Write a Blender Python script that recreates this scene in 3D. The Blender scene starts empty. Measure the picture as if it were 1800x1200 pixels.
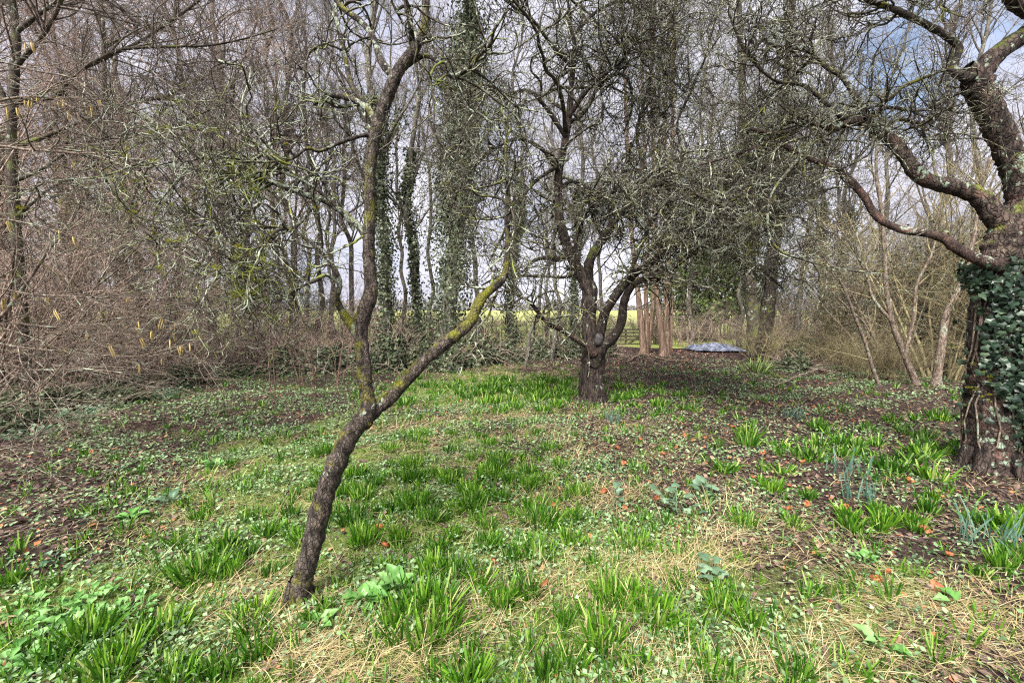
import bpy, math
import numpy as np
from math import radians, pi

# ------------------------------------------------------------------ camera, world, sun, exposure
sc = bpy.context.scene
C = sc.collection
H = 1.5                                   # eye height
F = 700.0                                 # focal length in photo pixels (1800 wide)
PITCH = math.atan(55 / F)
cam = bpy.data.objects.new('camera', bpy.data.cameras.new('camera'))
C.objects.link(cam)
cam.location = (0, 0, H)
cam.rotation_euler = (pi / 2 - PITCH, 0, 0)
cam.data.sensor_width = 36
cam.data.lens = 36 * F / 1800
cam.data.clip_start = 0.05
cam.data.clip_end = 2000
sc.camera = cam

SUN_EL, SUN_ROT = radians(50), radians(205)
world = bpy.data.worlds.new('World')
sc.world = world
world.use_nodes = True
wt = world.node_tree
wt.nodes.clear()
wo = wt.nodes.new('ShaderNodeOutputWorld')
wb = wt.nodes.new('ShaderNodeBackground')
sky = wt.nodes.new('ShaderNodeTexSky')
sky.sky_type = 'NISHITA'
sky.sun_disc = False
sky.sun_elevation = SUN_EL
sky.sun_rotation = SUN_ROT
wc = wt.nodes.new('ShaderNodeTexCoord')
wm = wt.nodes.new('ShaderNodeMapping')
wm.inputs['Scale'].default_value = (1, 1, 1.6)
wm.inputs['Location'].default_value = (0.31, 0.2, 0.1)
wn_ = wt.nodes.new('ShaderNodeTexNoise')
wn_.inputs['Scale'].default_value = 2.6
wn_.inputs['Detail'].default_value = 7
wn_.inputs['Roughness'].default_value = 0.55
wr = wt.nodes.new('ShaderNodeValToRGB')
wr.color_ramp.elements[0].position = 0.26
wr.color_ramp.elements[0].color = (0.4, 0.4, 0.4, 1)
wr.color_ramp.elements[1].position = 0.42
wr2 = wt.nodes.new('ShaderNodeValToRGB')          # bright and grey-violet cloud
wr2.color_ramp.elements[0].position = 0.40
wr2.color_ramp.elements[0].color = (3.4, 3.4, 4.1, 1)
wr2.color_ramp.elements[1].position = 0.68
wr2.color_ramp.elements[1].color = (5.2, 5.15, 5.7, 1)
wx = wt.nodes.new('ShaderNodeMix')
wx.data_type = 'RGBA'
L = wt.links.new
L(wc.outputs['Generated'], wm.inputs['Vector'])
L(wm.outputs['Vector'], wn_.inputs['Vector'])
L(wn_.outputs['Fac'], wr.inputs['Fac'])
L(wn_.outputs['Fac'], wr2.inputs['Fac'])
# a gap of blue in the cloud, up to the right
BL = np.array([0.93, math.cos(PITCH) + 0.70 * math.sin(PITCH), -math.sin(PITCH) + 0.70 * math.cos(PITCH)])
BL = BL / np.linalg.norm(BL)
wd = wt.nodes.new('ShaderNodeVectorMath')
wd.operation = 'DISTANCE'
wd.inputs[1].default_value = BL
wma = wt.nodes.new('ShaderNodeMath')
wma.operation = 'MULTIPLY_ADD'
wma.inputs[1].default_value = 0.55
wr3 = wt.nodes.new('ShaderNodeValToRGB')
wr3.color_ramp.elements[0].position = 0.34
wr3.color_ramp.elements[0].color = (0.08, 0.08, 0.08, 1)
wr3.color_ramp.elements[1].position = 0.43
wmm = wt.nodes.new('ShaderNodeMath')
wmm.operation = 'MULTIPLY'
L(wc.outputs['Generated'], wd.inputs[0])
L(wn_.outputs['Fac'], wma.inputs[0])
L(wd.outputs['Value'], wma.inputs[2])
L(wma.outputs[0], wr3.inputs['Fac'])
L(wr.outputs['Color'], wmm.inputs[0])
L(wr3.outputs['Color'], wmm.inputs[1])
L(wmm.outputs[0], wx.inputs[0])
L(sky.outputs['Color'], wx.inputs[6])
L(wr2.outputs['Color'], wx.inputs[7])
L(wx.outputs[2], wb.inputs['Color'])
wb.inputs['Strength'].default_value = 0.066
L(wb.outputs['Background'], wo.inputs['Surface'])

sun = bpy.data.objects.new('sun', bpy.data.lights.new('sun', 'SUN'))
C.objects.link(sun)
sun.data.energy = 3.0
sun.data.angle = radians(32)
sun.data.color = (1.0, 0.96, 0.9)
sun.rotation_euler = (pi / 2 - SUN_EL, 0, pi - SUN_ROT)

sc.view_settings.view_transform = 'Standard'
sc.view_settings.look = 'None'
sc.view_settings.exposure = 1.9
sc.view_settings.gamma = 1
sc.view_settings.use_curve_mapping = False
cy = sc.cycles
cy.max_bounces = 4
cy.diffuse_bounces = 3
cy.glossy_bounces = 1
cy.transmission_bounces = 2
cy.transparent_max_bounces = 4
cy.use_adaptive_sampling = True
cy.adaptive_threshold = 0.02
cy.use_denoising = False
cy.caustics_reflective = cy.caustics_refractive = False
cy.filter_width = 1.2

# ------------------------------------------------------------------ maths helpers
rng = np.random.default_rng(11)
cp, sp = math.cos(PITCH), math.sin(PITCH)


def ray(px, py):
    u = (px - 900) / F
    v = (600 - py) / F
    return np.array([u, cp + v * sp, -sp + v * cp])


def at(px, py, Y):
    d = ray(px, py)
    return np.array([0, 0, H]) + d * (Y / d[1])


def ground(px, py):
    d = ray(px, py)
    return (d * (H / -d[2]))[:2]


def project(x, y, z=0.0):
    """photo pixel of world points (arrays); used to lay out the planting"""
    dz = z - H
    depth = y * cp - dz * sp
    up = y * sp + dz * cp
    return 900 + F * x / depth, 600 - F * up / depth


_wr = np.random.default_rng(5)
_WA = _wr.uniform(0, 2 * pi, (40,))
_WP = _wr.uniform(0, 2 * pi, (40,))
_WF = _wr.uniform(0.6, 1.7, (40,))


def wn(x, y, f, s=0):
    """smooth 2-D noise in about -1..1"""
    o = 0
    for k in range(9):
        i = (k + s * 7) % 40
        o = o + np.sin((x * math.cos(_WA[i]) + y * math.sin(_WA[i])) * f * _WF[i] * 2 + _WP[i] + s)
    return o / 4.0


def zg(x, y):
    w = np.clip((np.hypot(x, y) - 1) / 3, 0, 1)
    return 0.03 * wn(x, y, 0.7) * w + 0.018 * wn(x, y, 2.6, 3) + 0.008 * wn(x, y, 7.0, 4)


def unit(a):
    return a / np.maximum(np.linalg.norm(a, axis=-1, keepdims=True), 1e-9)


def vn3(p, f, s=0.0):
    x, y, z = p[..., 0] * f, p[..., 1] * f, p[..., 2] * f
    return (np.sin(x * 1.3 + y * 0.7 + 1.1 * z + s) + np.sin(-x * 0.8 + 1.5 * y + 0.6 * z + 2 + s * 2)
            + np.sin(0.5 * x - 0.9 * y + 1.7 * z + 4 + s) + np.sin(2.3 * x + 2.1 * y - 1.2 * z + 1 - s)) / 4


class MB:
    """collects vertex and face arrays and links them as one mesh object"""

    def __init__(self):
        self.v, self.q, self.t, self.a, self.n = [], [], [], [], 0

    def add(self, v, quads=None, tris=None, rnd=None):
        v = np.asarray(v, dtype=np.float32).reshape(-1, 3)
        if quads is not None and len(quads):
            self.q.append(np.asarray(quads).reshape(-1, 4) + self.n)
        if tris is not None and len(tris):
            self.t.append(np.asarray(tris).reshape(-1, 3) + self.n)
        self.a.append(np.full(len(v), 0.5, np.float32) if rnd is None else np.asarray(rnd, np.float32).reshape(-1))
        self.v.append(v)
        self.n += len(v)
        return self

    def mesh(self, name, mat, smooth=True):
        V = np.concatenate(self.v)
        Q = np.concatenate(self.q) if self.q else np.zeros((0, 4), int)
        T = np.concatenate(self.t) if self.t else np.zeros((0, 3), int)
        me = bpy.data.meshes.new(name)
        me.vertices.add(len(V))
        me.vertices.foreach_set('co', V.ravel())
        loops = np.concatenate([Q.ravel(), T.ravel()]).astype(np.int32)
        me.loops.add(len(loops))
        me.loops.foreach_set('vertex_index', loops)
        me.polygons.add(len(Q) + len(T))
        starts = np.concatenate([np.arange(len(Q)) * 4, len(Q) * 4 + np.arange(len(T)) * 3]).astype(np.int32)
        me.polygons.foreach_set('loop_start', starts)
        me.polygons.foreach_set('use_smooth', np.full(len(starts), smooth, bool))
        at_ = me.attributes.new('rnd', 'FLOAT', 'POINT')
        at_.data.foreach_set('value', np.concatenate(self.a))
        me.update(calc_edges=True)
        me.materials.append(mat)
        return me

    def build(self, name, mat, parent=None, smooth=True):
        o = bpy.data.objects.new(name, self.mesh(name, mat, smooth))
        C.objects.link(o)
        if parent is not None:
            o.parent = parent
        return o


def tag(o, label=None, cat=None, group=None, kind=None):
    for k, v in (('label', label), ('category', cat), ('group', group), ('kind', kind)):
        if v:
            o[k] = v
    return o


def thing(name, label, cat, loc=(0, 0, 0), rz=0, group=None):
    o = bpy.data.objects.new(name, None)
    o.empty_display_size = 0.2
    C.objects.link(o)
    o.location = loc
    o.rotation_euler = (0, 0, rz)
    return tag(o, label, cat, group)


def dup(src, loc, rz=0, scale=1.0, label=None, group=None):
    r = src.copy()
    C.objects.link(r)
    r.location = loc
    r.rotation_euler = (0, 0, rz)
    r.scale = scale if hasattr(scale, '__len__') else (scale, scale, scale)
    if label:
        r['label'] = label
    if group:
        r['group'] = group
    for ch in list(src.children):
        c = ch.copy()
        C.objects.link(c)
        c.parent = r
        for g in ch.children:
            d = g.copy()
            C.objects.link(d)
            d.parent = c
    return r


# ------------------------------------------------------------------ branch builders
def tubes(P, R, S=3, lump=0.0, lf=9.0):
    """N tubes of K points each -> verts, quads"""
    P = np.asarray(P, float)
    R = np.asarray(R, float)
    N, K, _ = P.shape
    T = np.empty_like(P)
    T[:, 1:-1] = P[:, 2:] - P[:, :-2]
    T[:, 0] = P[:, 1] - P[:, 0]
    T[:, -1] = P[:, -1] - P[:, -2]
    T = unit(T)
    n = rng.normal(size=(N, 3))
    V = np.empty((N, K, S, 3))
    a = np.arange(S) * 2 * pi / S
    for k in range(K):
        t = T[:, k]
        n = unit(n - (n * t).sum(-1, keepdims=True) * t)
        b = np.cross(t, n)
        off = np.cos(a)[None, :, None] * n[:, None] + np.sin(a)[None, :, None] * b[:, None]
        r = R[:, k][:, None, None]
        if lump:
            pos = P[:, k][:, None] + off * r
            r = r * (1 + lump * vn3(pos, lf)[..., None] + 0.5 * lump * vn3(pos, lf * 2.7, 1.3)[..., None])
        V[:, k] = P[:, k][:, None] + off * r
    idx = np.arange(N * K * S).reshape(N, K, S)
    A = idx[:, :-1]
    B = idx[:, 1:]
    Q = np.stack([A, np.roll(A, -1, 2), np.roll(B, -1, 2), B], -1)
    return V.reshape(-1, 3), Q.reshape(-1, 4)


def add_tubes(mb, P, R, S=3, lump=0.0, lf=9.0):
    V, Q = tubes(P, R, S, lump, lf)
    N, K = np.asarray(R).shape
    mb.add(V, quads=Q, rnd=np.repeat(rng.random(N), K * S))
    return mb


def resample(P, R, n):
    """Catmull-Rom through a polyline, n points, evenly spaced"""
    P = np.asarray(P, float)
    R = np.asarray(R, float)
    Q = np.concatenate([[2 * P[0] - P[1]], P, [2 * P[-1] - P[-2]]])
    out, rad = [], []
    for i in range(len(P) - 1):
        p0, p1, p2, p3 = Q[i:i + 4]
        for t in np.linspace(0, 1, 14, endpoint=False):
            out.append(0.5 * (2 * p1 + (p2 - p0) * t + (2 * p0 - 5 * p1 + 4 * p2 - p3) * t * t + (3 * p1 - p0 - 3 * p2 + p3) * t ** 3))
            rad.append(R[i] * (1 - t) + R[i + 1] * t)
    out.append(P[-1])
    rad.append(R[-1])
    out = np.array(out)
    rad = np.array(rad)
    s = np.concatenate([[0], np.cumsum(np.linalg.norm(np.diff(out, axis=0), axis=1))])
    u = np.linspace(0, s[-1], n)
    return np.stack([np.interp(u, s, out[:, k]) for k in range(3)], 1), np.interp(u, s, rad)


def traced(pts, Y0, Y1=None, wob=0.0):
    """limb given as photo points (px, py, width px) and its depth from Y0 to Y1 -> world points and radii"""
    Y1 = Y0 if Y1 is None else Y1
    n = len(pts)
    P, R = [], []
    for i, (px, py, w) in enumerate(pts):
        Y = Y0 + (Y1 - Y0) * i / max(n - 1, 1)
        P.append(at(px, py, Y))
        R.append(w / 2 * Y / F / math.sqrt(1 + ((px - 900) / F) ** 2))
    return np.array(P), np.array(R)


def grow(P, R, n, length, K, ang, noise, up=0.0, r0=0.02, rf=0.7, taper=0.3, t0=0.2, t1=1.0, shrink=0.4, curl=0.5):
    """children of N parent polylines, grown as random walks"""
    N, KP, _ = P.shape
    cnt = rng.poisson(n, N) if np.isscalar(n) else np.asarray(n)
    idx = np.repeat(np.arange(N), cnt)
    M = len(idx)
    t = rng.uniform(t0, t1, M)
    s = t * (KP - 1)
    i0 = np.clip(s.astype(int), 0, KP - 2)
    f = (s - i0)[:, None]
    pos = P[idx, i0] * (1 - f) + P[idx, i0 + 1] * f
    pr = R[idx, i0] * (1 - f[:, 0]) + R[idx, i0 + 1] * f[:, 0]
    tan = unit(P[idx, i0 + 1] - P[idx, i0])
    q = rng.normal(size=(M, 3))
    q = unit(q - (q * tan).sum(-1, keepdims=True) * tan)
    a = np.radians(rng.uniform(ang[0], ang[1], M))[:, None]
    d = unit(tan * np.cos(a) + q * np.sin(a) + np.array([0, 0, up * 1.5]))
    Ln = rng.uniform(length[0], length[1], M) * (1 - shrink * t)
    step = (Ln / (K - 1))[:, None]
    out = np.empty((M, K, 3))
    out[:, 0] = pos
    drift = rng.normal(size=(M, 3)) * noise * curl
    for k in range(1, K):
        drift = drift * 0.8 + rng.normal(size=(M, 3)) * noise * (1 - curl)
        d = unit(d + drift + rng.normal(size=(M, 3)) * noise * 0.2 + np.array([0, 0, up]))
        out[:, k] = out[:, k - 1] + d * step
    r = np.minimum(pr * rf, r0 * rng.uniform(0.75, 1.25, M))
    r = np.maximum(r, r0 * 0.25)
    rad = r[:, None] * np.linspace(1, taper, K)[None]
    return out, rad


LEAF = (np.array([[0, 0, 0], [-.36, .45, .07], [.36, .45, .07], [0, 1, -.06], [0, .5, -.03]]),
        np.array([[0, 4, 1], [1, 4, 3], [0, 2, 4], [4, 2, 3]]))
IVY = (np.array([[0, .35, .06], [0, 0, 0], [-.42, -.1, -.02], [-.55, .33, -.04], [-.24, .5, 0], [0, 1, -.08], [.24, .5, 0], [.55, .33, -.04], [.42, -.1, -.02]]),
       np.array([[0, 1 + k, 1 + (k + 1) % 8] for k in range(8)])[:, ::-1])
_gx, _gy = np.meshgrid(np.linspace(-1, 1, 5), np.linspace(0, 1, 7))
_wd = np.sin(np.clip(_gy, 0, 1) ** .75 * pi) * .34 + .03 * (1 - _gy)
BROAD = (np.stack([_gx * _wd, _gy, .16 * np.abs(_gx) * _wd * 2 - .28 * (_gy - .35) ** 2 + .03 * np.sin(_gy * 15) * np.abs(_gx)], -1).reshape(-1, 3),
         np.array([t_ for i_ in range(6) for j_ in range(4) for t_ in ([i_ * 5 + j_, i_ * 5 + j_ + 1, i_ * 5 + j_ + 6], [i_ * 5 + j_, i_ * 5 + j_ + 6, i_ * 5 + j_ + 5])]))
CHIP = (np.array([[-.5, 0, 0], [0, -.6, .06], [.5, 0, 0], [0, .7, .06]]), np.array([[0, 1, 2], [0, 2, 3]]))
TUFT = (np.array([[-.2, 0, 0], [.2, 0, 0], [0, 1, .1]]), np.array([[0, 1, 2]]))


def add_leaves(mb, pos, nrm, size, tpl=LEAF, jit=0.5, hang=None, rnd=None):
    V0, T0 = tpl
    N = len(pos)
    n = unit(unit(np.broadcast_to(np.asarray(nrm, float), (N, 3))) + rng.normal(size=(N, 3)) * jit)
    u = rng.normal(size=(N, 3)) if hang is None else np.broadcast_to(np.asarray(hang, float), (N, 3)) + rng.normal(size=(N, 3)) * 0.45
    u = unit(u - (u * n).sum(-1, keepdims=True) * n)
    w = np.cross(u, n)
    s = np.broadcast_to(np.asarray(size, float), (N,))[:, None, None]
    V = pos[:, None] + s * (V0[None, :, 0:1] * w[:, None] + V0[None, :, 1:2] * u[:, None] + V0[None, :, 2:3] * n[:, None])
    T = T0[None] + (np.arange(N) * len(V0))[:, None, None]
    rnd = rng.random(N) if rnd is None else rnd
    mb.add(V.reshape(-1, 3), tris=T.reshape(-1, 3), rnd=np.repeat(rnd, len(V0)))
    return mb


def add_blades(mb, base, lean, length, width, curve=0.4, K=4, rnd=None, round_tip=False):
    """grass-like ribbons from base points; lean = horizontal tilt vectors"""
    N = len(base)
    az = rng.uniform(0, 2 * pi, N)
    side = np.stack([np.cos(az), np.sin(az), np.zeros(N)], 1)
    lean3 = np.concatenate([lean, np.zeros((N, 1))], 1)
    d = unit(lean3 + np.array([0, 0, 1]))
    step = (np.asarray(length) / (K - 1))[:, None]
    prof = np.array([0.8, 1, 0.9, 0.45]) if round_tip else np.array([1, .85, .55, .06])
    if K != 4:
        prof = np.linspace(1, .1, K)
    V = np.empty((N, K, 2, 3))
    p = base.copy()
    for k in range(K):
        w = (np.asarray(width) * prof[k] / 2)[:, None]
        V[:, k, 0] = p - side * w
        V[:, k, 1] = p + side * w
        d = unit(d + (lean3 - np.array([0, 0, .35])) * (np.asarray(curve)[:, None] if not np.isscalar(curve) else curve))
        p = p + d * step
    idx = np.arange(N * K * 2).reshape(N, K, 2)
    Q = np.stack([idx[:, :-1, 0], idx[:, :-1, 1], idx[:, 1:, 1], idx[:, 1:, 0]], -1)
    rnd = rng.random(N) if rnd is None else rnd
    mb.add(V.reshape(-1, 3), quads=Q.reshape(-1, 4), rnd=np.repeat(rnd, K * 2))
    return mb


# ------------------------------------------------------------------ materials
class NT:
    def __init__(self, name):
        self.m = bpy.data.materials.new(name)
        self.m.use_nodes = True
        self.t = self.m.node_tree
        self.t.nodes.clear()
        self.out = self.n('ShaderNodeOutputMaterial')

    def n(self, typ, **kw):
        x = self.t.nodes.new(typ)
        for k, v in kw.items():
            if k in x.inputs:
                x.inputs[k].default_value = v
            else:
                setattr(x, k, v)
        return x

    def l(self, a, b):
        self.t.links.new(a, b)

    def ramp(self, src, stops):
        r = self.n('ShaderNodeValToRGB')
        e = r.color_ramp.elements
        while len(e) < len(stops):
            e.new(0.5)
        for el, (p, c) in zip(e, stops):
            el.position = p
            el.color = (*c, 1) if hasattr(c, '__len__') else (c, c, c, 1)
        if src is not None:
            self.l(src, r.inputs['Fac'])
        return r.outputs['Color']

    def mix(self, f, a, b, mode='MIX'):
        x = self.n('ShaderNodeMix', data_type='RGBA', blend_type=mode)
        for s, v in ((0, f), (6, a), (7, b)):
            if isinstance(v, bpy.types.NodeSocket):
                self.l(v, x.inputs[s])
            elif hasattr(v, '__len__'):
                x.inputs[s].default_value = (*v, 1)
            else:
                x.inputs[s].default_value = v
        return x.outputs[2]

    def math(self, op, a, b=0.0):
        x = self.n('ShaderNodeMath', operation=op)
        for s, v in ((0, a), (1, b)):
            if isinstance(v, bpy.types.NodeSocket):
                self.l(v, x.inputs[s])
            else:
                x.inputs[s].default_value = v
        return x.outputs[0]

    def noise(self, vec, scale, detail=4, rough=0.55):
        x = self.n('ShaderNodeTexNoise', Scale=scale, Detail=detail, Roughness=rough)
        if vec is not None:
            self.l(vec, x.inputs['Vector'])
        return x.outputs['Fac']


def bark(name, dark, light, moss=0.0, lichen=0.0, scale=1.0, mosscol=(0.16, 0.19, 0.03), lichcol=(0.28, 0.32, 0.24), rough=0.85, bump=0.6, stretch=0.35, red=None):
    b = NT(name)
    tc = b.n('ShaderNodeTexCoord').outputs['Object']
    mp = b.n('ShaderNodeMapping')
    mp.inputs['Scale'].default_value = (1, 1, stretch)
    b.l(tc, mp.inputs['Vector'])
    v = mp.outputs['Vector']
    n1 = b.noise(v, 26 * scale, 7, 0.68)
    n2 = b.noise(tc, 6 * scale, 3)
    col = b.ramp(n1, [(0.40, dark), (0.53, tuple(0.55 * (p_ + q_) for p_, q_ in zip(dark, light))), (0.64, tuple(1.25 * c for c in light))])
    if bump:
        vo = b.n('ShaderNodeTexVoronoi', feature='DISTANCE_TO_EDGE', Scale=36 * scale)
        mv = b.n('ShaderNodeMapping')
        mv.inputs['Scale'].default_value = (1, 1, stretch * 1.2)
        wv = b.n('ShaderNodeVectorMath', operation='ADD')
        wv2 = b.n('ShaderNodeVectorMath', operation='SCALE')
        wv2.inputs['Scale'].default_value = 0.03 / scale
        nc = b.n('ShaderNodeTexNoise', Scale=14 * scale, Detail=3)
        b.l(tc, nc.inputs['Vector'])
        b.l(nc.outputs['Color'], wv2.inputs[0])
        b.l(tc, wv.inputs[0])
        b.l(wv2.outputs[0], wv.inputs[1])
        b.l(wv.outputs[0], mv.inputs['Vector'])
        b.l(mv.outputs['Vector'], vo.inputs['Vector'])
        crack = b.ramp(vo.outputs['Distance'], [(0.0, 0.22), (0.13, 1.0)])
        col = b.mix(0.6, col, crack, 'MULTIPLY')
        n1 = b.math('MULTIPLY', n1, b.math('ADD', 0.35, crack))
    col = b.mix(b.math('MULTIPLY', n2, 0.45), col, tuple(0.55 * c for c in dark))
    at_ = b.n('ShaderNodeAttribute', attribute_name='rnd').outputs['Fac']
    col = b.mix(0.5, col, b.ramp(at_, [(0, 0.72), (1, 1.3)]), 'MULTIPLY')
    geo = b.n('ShaderNodeNewGeometry')
    sep = b.n('ShaderNodeSeparateXYZ')
    b.l(geo.outputs['Normal'], sep.inputs[0])
    if red:
        nr = b.noise(tc, 5 * scale + 1.7, 4)
        col = b.mix(b.ramp(nr, [(0.55, 0.0), (0.66, 0.6)]), col, red)
    if lichen:
        nl = b.noise(tc, 17 * scale, 5, 0.6)
        nl2 = b.noise(tc, 3.1 * scale, 2)
        nl = b.math('ADD', nl, b.math('MULTIPLY', b.math('SUBTRACT', nl2, 0.5), 0.7))
        nl = b.math('ADD', nl, b.math('MULTIPLY', sep.outputs['Z'], 0.05))
        th = 0.72 - 0.34 * lichen
        col = b.mix(b.ramp(nl, [(th, 0.0), (th + 0.05, 1.0)]), col, b.mix(n1, tuple(0.7 * c for c in lichcol), tuple(1.25 * c for c in lichcol)))
    if moss:
        nm = b.noise(tc, 7 * scale, 4, 0.6)
        nm2 = b.noise(tc, 1.7 * scale, 2)
        nm = b.math('ADD', nm, b.math('MULTIPLY', b.math('SUBTRACT', nm2, 0.5), 0.9))
        nm = b.math('ADD', nm, b.math('MULTIPLY', sep.outputs['Z'], 0.10))
        th = 0.80 - 0.36 * moss
        mc = b.mix(b.noise(tc, 120 * scale, 3), tuple(0.45 * c for c in mosscol), tuple(1.6 * c for c in mosscol))
        col = b.mix(b.ramp(nm, [(th, 0.0), (th + 0.17, 1.0)]), col, mc)
    bs = b.n('ShaderNodeBsdfPrincipled')
    b.l(col, bs.inputs['Base Color'])
    bs.inputs['Roughness'].default_value = rough
    bs.inputs['Specular IOR Level'].default_value = 0.25
    if bump:
        bp = b.n('ShaderNodeBump', Strength=bump, Distance=0.022 / scale)
        b.l(n1, bp.inputs['Height'])
        b.l(bp.outputs['Normal'], bs.inputs['Normal'])
    b.l(bs.outputs[0], b.out.inputs['Surface'])
    return b.m


def leafmat(name, stops, trans=0.3, rough=0.5, spec=0.3, vary=False):
    b = NT(name)
    at_ = b.n('ShaderNodeAttribute', attribute_name='rnd').outputs['Fac']
    col = b.ramp(at_, stops)
    tc = b.n('ShaderNodeTexCoord').outputs['Object']
    oi = b.n('ShaderNodeObjectInfo').outputs['Random']
    if vary:
        col = b.mix(1.0, col, b.ramp(oi, [(0, (0.55, 0.62, 0.7)), (0.5, (0.95, 0.95, 0.9)), (1, (1.25, 1.12, 1.0))]), 'MULTIPLY')
    col = b.mix(0.6, col, b.ramp(b.noise(tc, 45, 3), [(0.3, 0.62), (0.7, 1.35)]), 'MULTIPLY')
    bs = b.n('ShaderNodeBsdfPrincipled')
    b.l(col, bs.inputs['Base Color'])
    bs.inputs['Roughness'].default_value = rough
    bs.inputs['Specular IOR Level'].default_value = spec
    if trans:
        tr = b.n('ShaderNodeBsdfTranslucent')
        b.l(col, tr.inputs['Color'])
        mx = b.n('ShaderNodeMixShader')
        mx.inputs[0].default_value = trans
        b.l(bs.outputs[0], mx.inputs[1])
        b.l(tr.outputs[0], mx.inputs[2])
        b.l(mx.outputs[0], b.out.inputs['Surface'])
    else:
        b.l(bs.outputs[0], b.out.inputs['Surface'])
    return b.m


M = {}
M['apple_trunk'] = bark('apple_trunk_bark', (0.02, 0.016, 0.013), (0.17, 0.135, 0.11), moss=0.74, lichen=0.04, mosscol=(0.15, 0.15, 0.02), scale=1.7, bump=1.0, stretch=.45)
M['apple_limb'] = bark('apple_limb_bark', (0.024, 0.019, 0.016), (0.125, 0.10, 0.08), moss=0.58, lichen=0.40, scale=1.7, bump=.9, mosscol=(0.17, 0.17, 0.02))
M['apple_lichen'] = bark('lichened_limb_bark', (0.035, 0.03, 0.024), (0.16, 0.14, 0.11), moss=0.55, lichen=0.62, scale=1.9, bump=.9, mosscol=(0.19, 0.19, 0.025))
M['apple_twig'] = bark('apple_twig_bark', (0.022, 0.018, 0.014), (0.11, 0.092, 0.07), moss=0.60, lichen=0.50, scale=2.4, bump=0, lichcol=(0.36, 0.40, 0.29))
M['centre_trunk'] = bark('old_apple_trunk_bark', (0.012, 0.009, 0.008), (0.12, 0.088, 0.074), moss=0.30, lichen=0.12, scale=1.0, bump=1.0, stretch=0.16)
M['centre_limb'] = bark('old_apple_limb_bark', (0.014, 0.011, 0.010), (0.095, 0.07, 0.056), moss=0.52, lichen=0.18, scale=1.2, bump=.9, mosscol=(0.11, 0.13, 0.02))
M['centre_twig'] = bark('old_apple_twig_bark', (0.018, 0.015, 0.012), (0.10, 0.085, 0.062), moss=0.50, lichen=0.48, scale=2.0, bump=0, lichcol=(0.34, 0.36, 0.27), mosscol=(0.14, 0.15, 0.035))
M['red_limb'] = bark('red_barked_limb', (0.022, 0.015, 0.013), (0.12, 0.078, 0.062), moss=0.2, lichen=0.15, scale=1.5, bump=.8, red=(0.22, 0.115, 0.09))
M['right_trunk'] = bark('flaking_apple_bark', (0.025, 0.018, 0.016), (0.18, 0.13, 0.105), moss=0.25, lichen=0.36, scale=0.9, bump=1.0, red=(0.19, 0.105, 0.085), lichcol=(0.28, 0.36, 0.26))
M['grey_bark'] = bark('grey_green_bark', (0.09, 0.08, 0.065), (0.29, 0.26, 0.215), moss=0.35, lichen=0.2, scale=0.7, mosscol=(0.11, 0.12, 0.045))
M['tan_bark'] = bark('tan_striped_bark', (0.13, 0.085, 0.06), (0.36, 0.25, 0.18), moss=0.10, lichen=0.1, scale=0.8, stretch=0.08, mosscol=(0.13, 0.14, 0.04))
M['back_twig'] = bark('brown_twig_bark', (0.095, 0.078, 0.066), (0.27, 0.225, 0.19), moss=0.2, lichen=0.12, scale=1.0, bump=0)
M['pink_twig'] = bark('pinkish_twig_bark', (0.24, 0.175, 0.14), (0.60, 0.46, 0.375), scale=1.0, bump=0)
M['gold_twig'] = bark('golden_twig_bark', (0.12, 0.10, 0.055), (0.40, 0.34, 0.19), moss=0.2, scale=1.0, bump=0)
M['hazel_bark'] = bark('hazel_stem_bark', (0.08, 0.06, 0.047), (0.36, 0.275, 0.215), moss=0.2, lichen=0.3, scale=1.6, bump=0.2)
M['red_twig'] = bark('red_brown_twig_bark', (0.10, 0.062, 0.05), (0.29, 0.18, 0.14), scale=1.2, bump=0)
M['mossy_bark'] = bark('mossy_dark_bark', (0.04, 0.034, 0.026), (0.14, 0.115, 0.085), moss=0.6, lichen=0.2, scale=1.1, mosscol=(0.11, 0.125, 0.03))
M['ivy'] = leafmat('ivy_leaves', [(0, (0.010, 0.022, 0.014)), (0.5, (0.022, 0.046, 0.026)), (0.9, (0.05, 0.085, 0.048)), (1, (0.10, 0.14, 0.08))], 0.12, 0.38, 0.5)
M['far_ivy'] = leafmat('far_ivy_leaves', [(0, (0.025, 0.035, 0.02)), (0.6, (0.085, 0.11, 0.055)), (1, (0.24, 0.28, 0.16))], 0.25, 0.5, 0.35)  # pale end of the ramp colours in sheen on some leaves
M['laurel'] = leafmat('evergreen_leaves', [(0, (0.05, 0.085, 0.025)), (0.6, (0.16, 0.24, 0.06)), (1, (0.32, 0.40, 0.14))], 0.25, 0.4, 0.4)
M['bulb'] = leafmat('bulb_leaves', [(0, (0.022, 0.085, 0.006)), (0.5, (0.07, 0.21, 0.012)), (0.85, (0.20, 0.40, 0.035)), (1, (0.50, 0.62, 0.22))], 0.35, 0.4, 0.35, True)
M['daffodil'] = leafmat('blue_green_leaves', [(0, (0.06, 0.14, 0.10)), (1, (0.16, 0.27, 0.20))], 0.25, 0.45)
M['grass'] = leafmat('grass_blades', [(0, (0.16, 0.27, 0.04)), (0.5, (0.34, 0.48, 0.10)), (0.85, (0.42, 0.53, 0.17)), (1, (0.58, 0.60, 0.32))], 0.35, 0.5)
M['straw'] = leafmat('dead_grass_blades', [(0, (0.32, 0.24, 0.11)), (0.6, (0.48, 0.39, 0.19)), (1, (0.68, 0.59, 0.36))], 0.2, 0.6)
M['groundleaf'] = leafmat('ground_cover_leaves', [(0, (0.05, 0.10, 0.04)), (0.5, (0.19, 0.30, 0.13)), (0.9, (0.30, 0.45, 0.21)), (1, (0.40, 0.53, 0.31))], 0.25, 0.45, 0.4)
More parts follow.
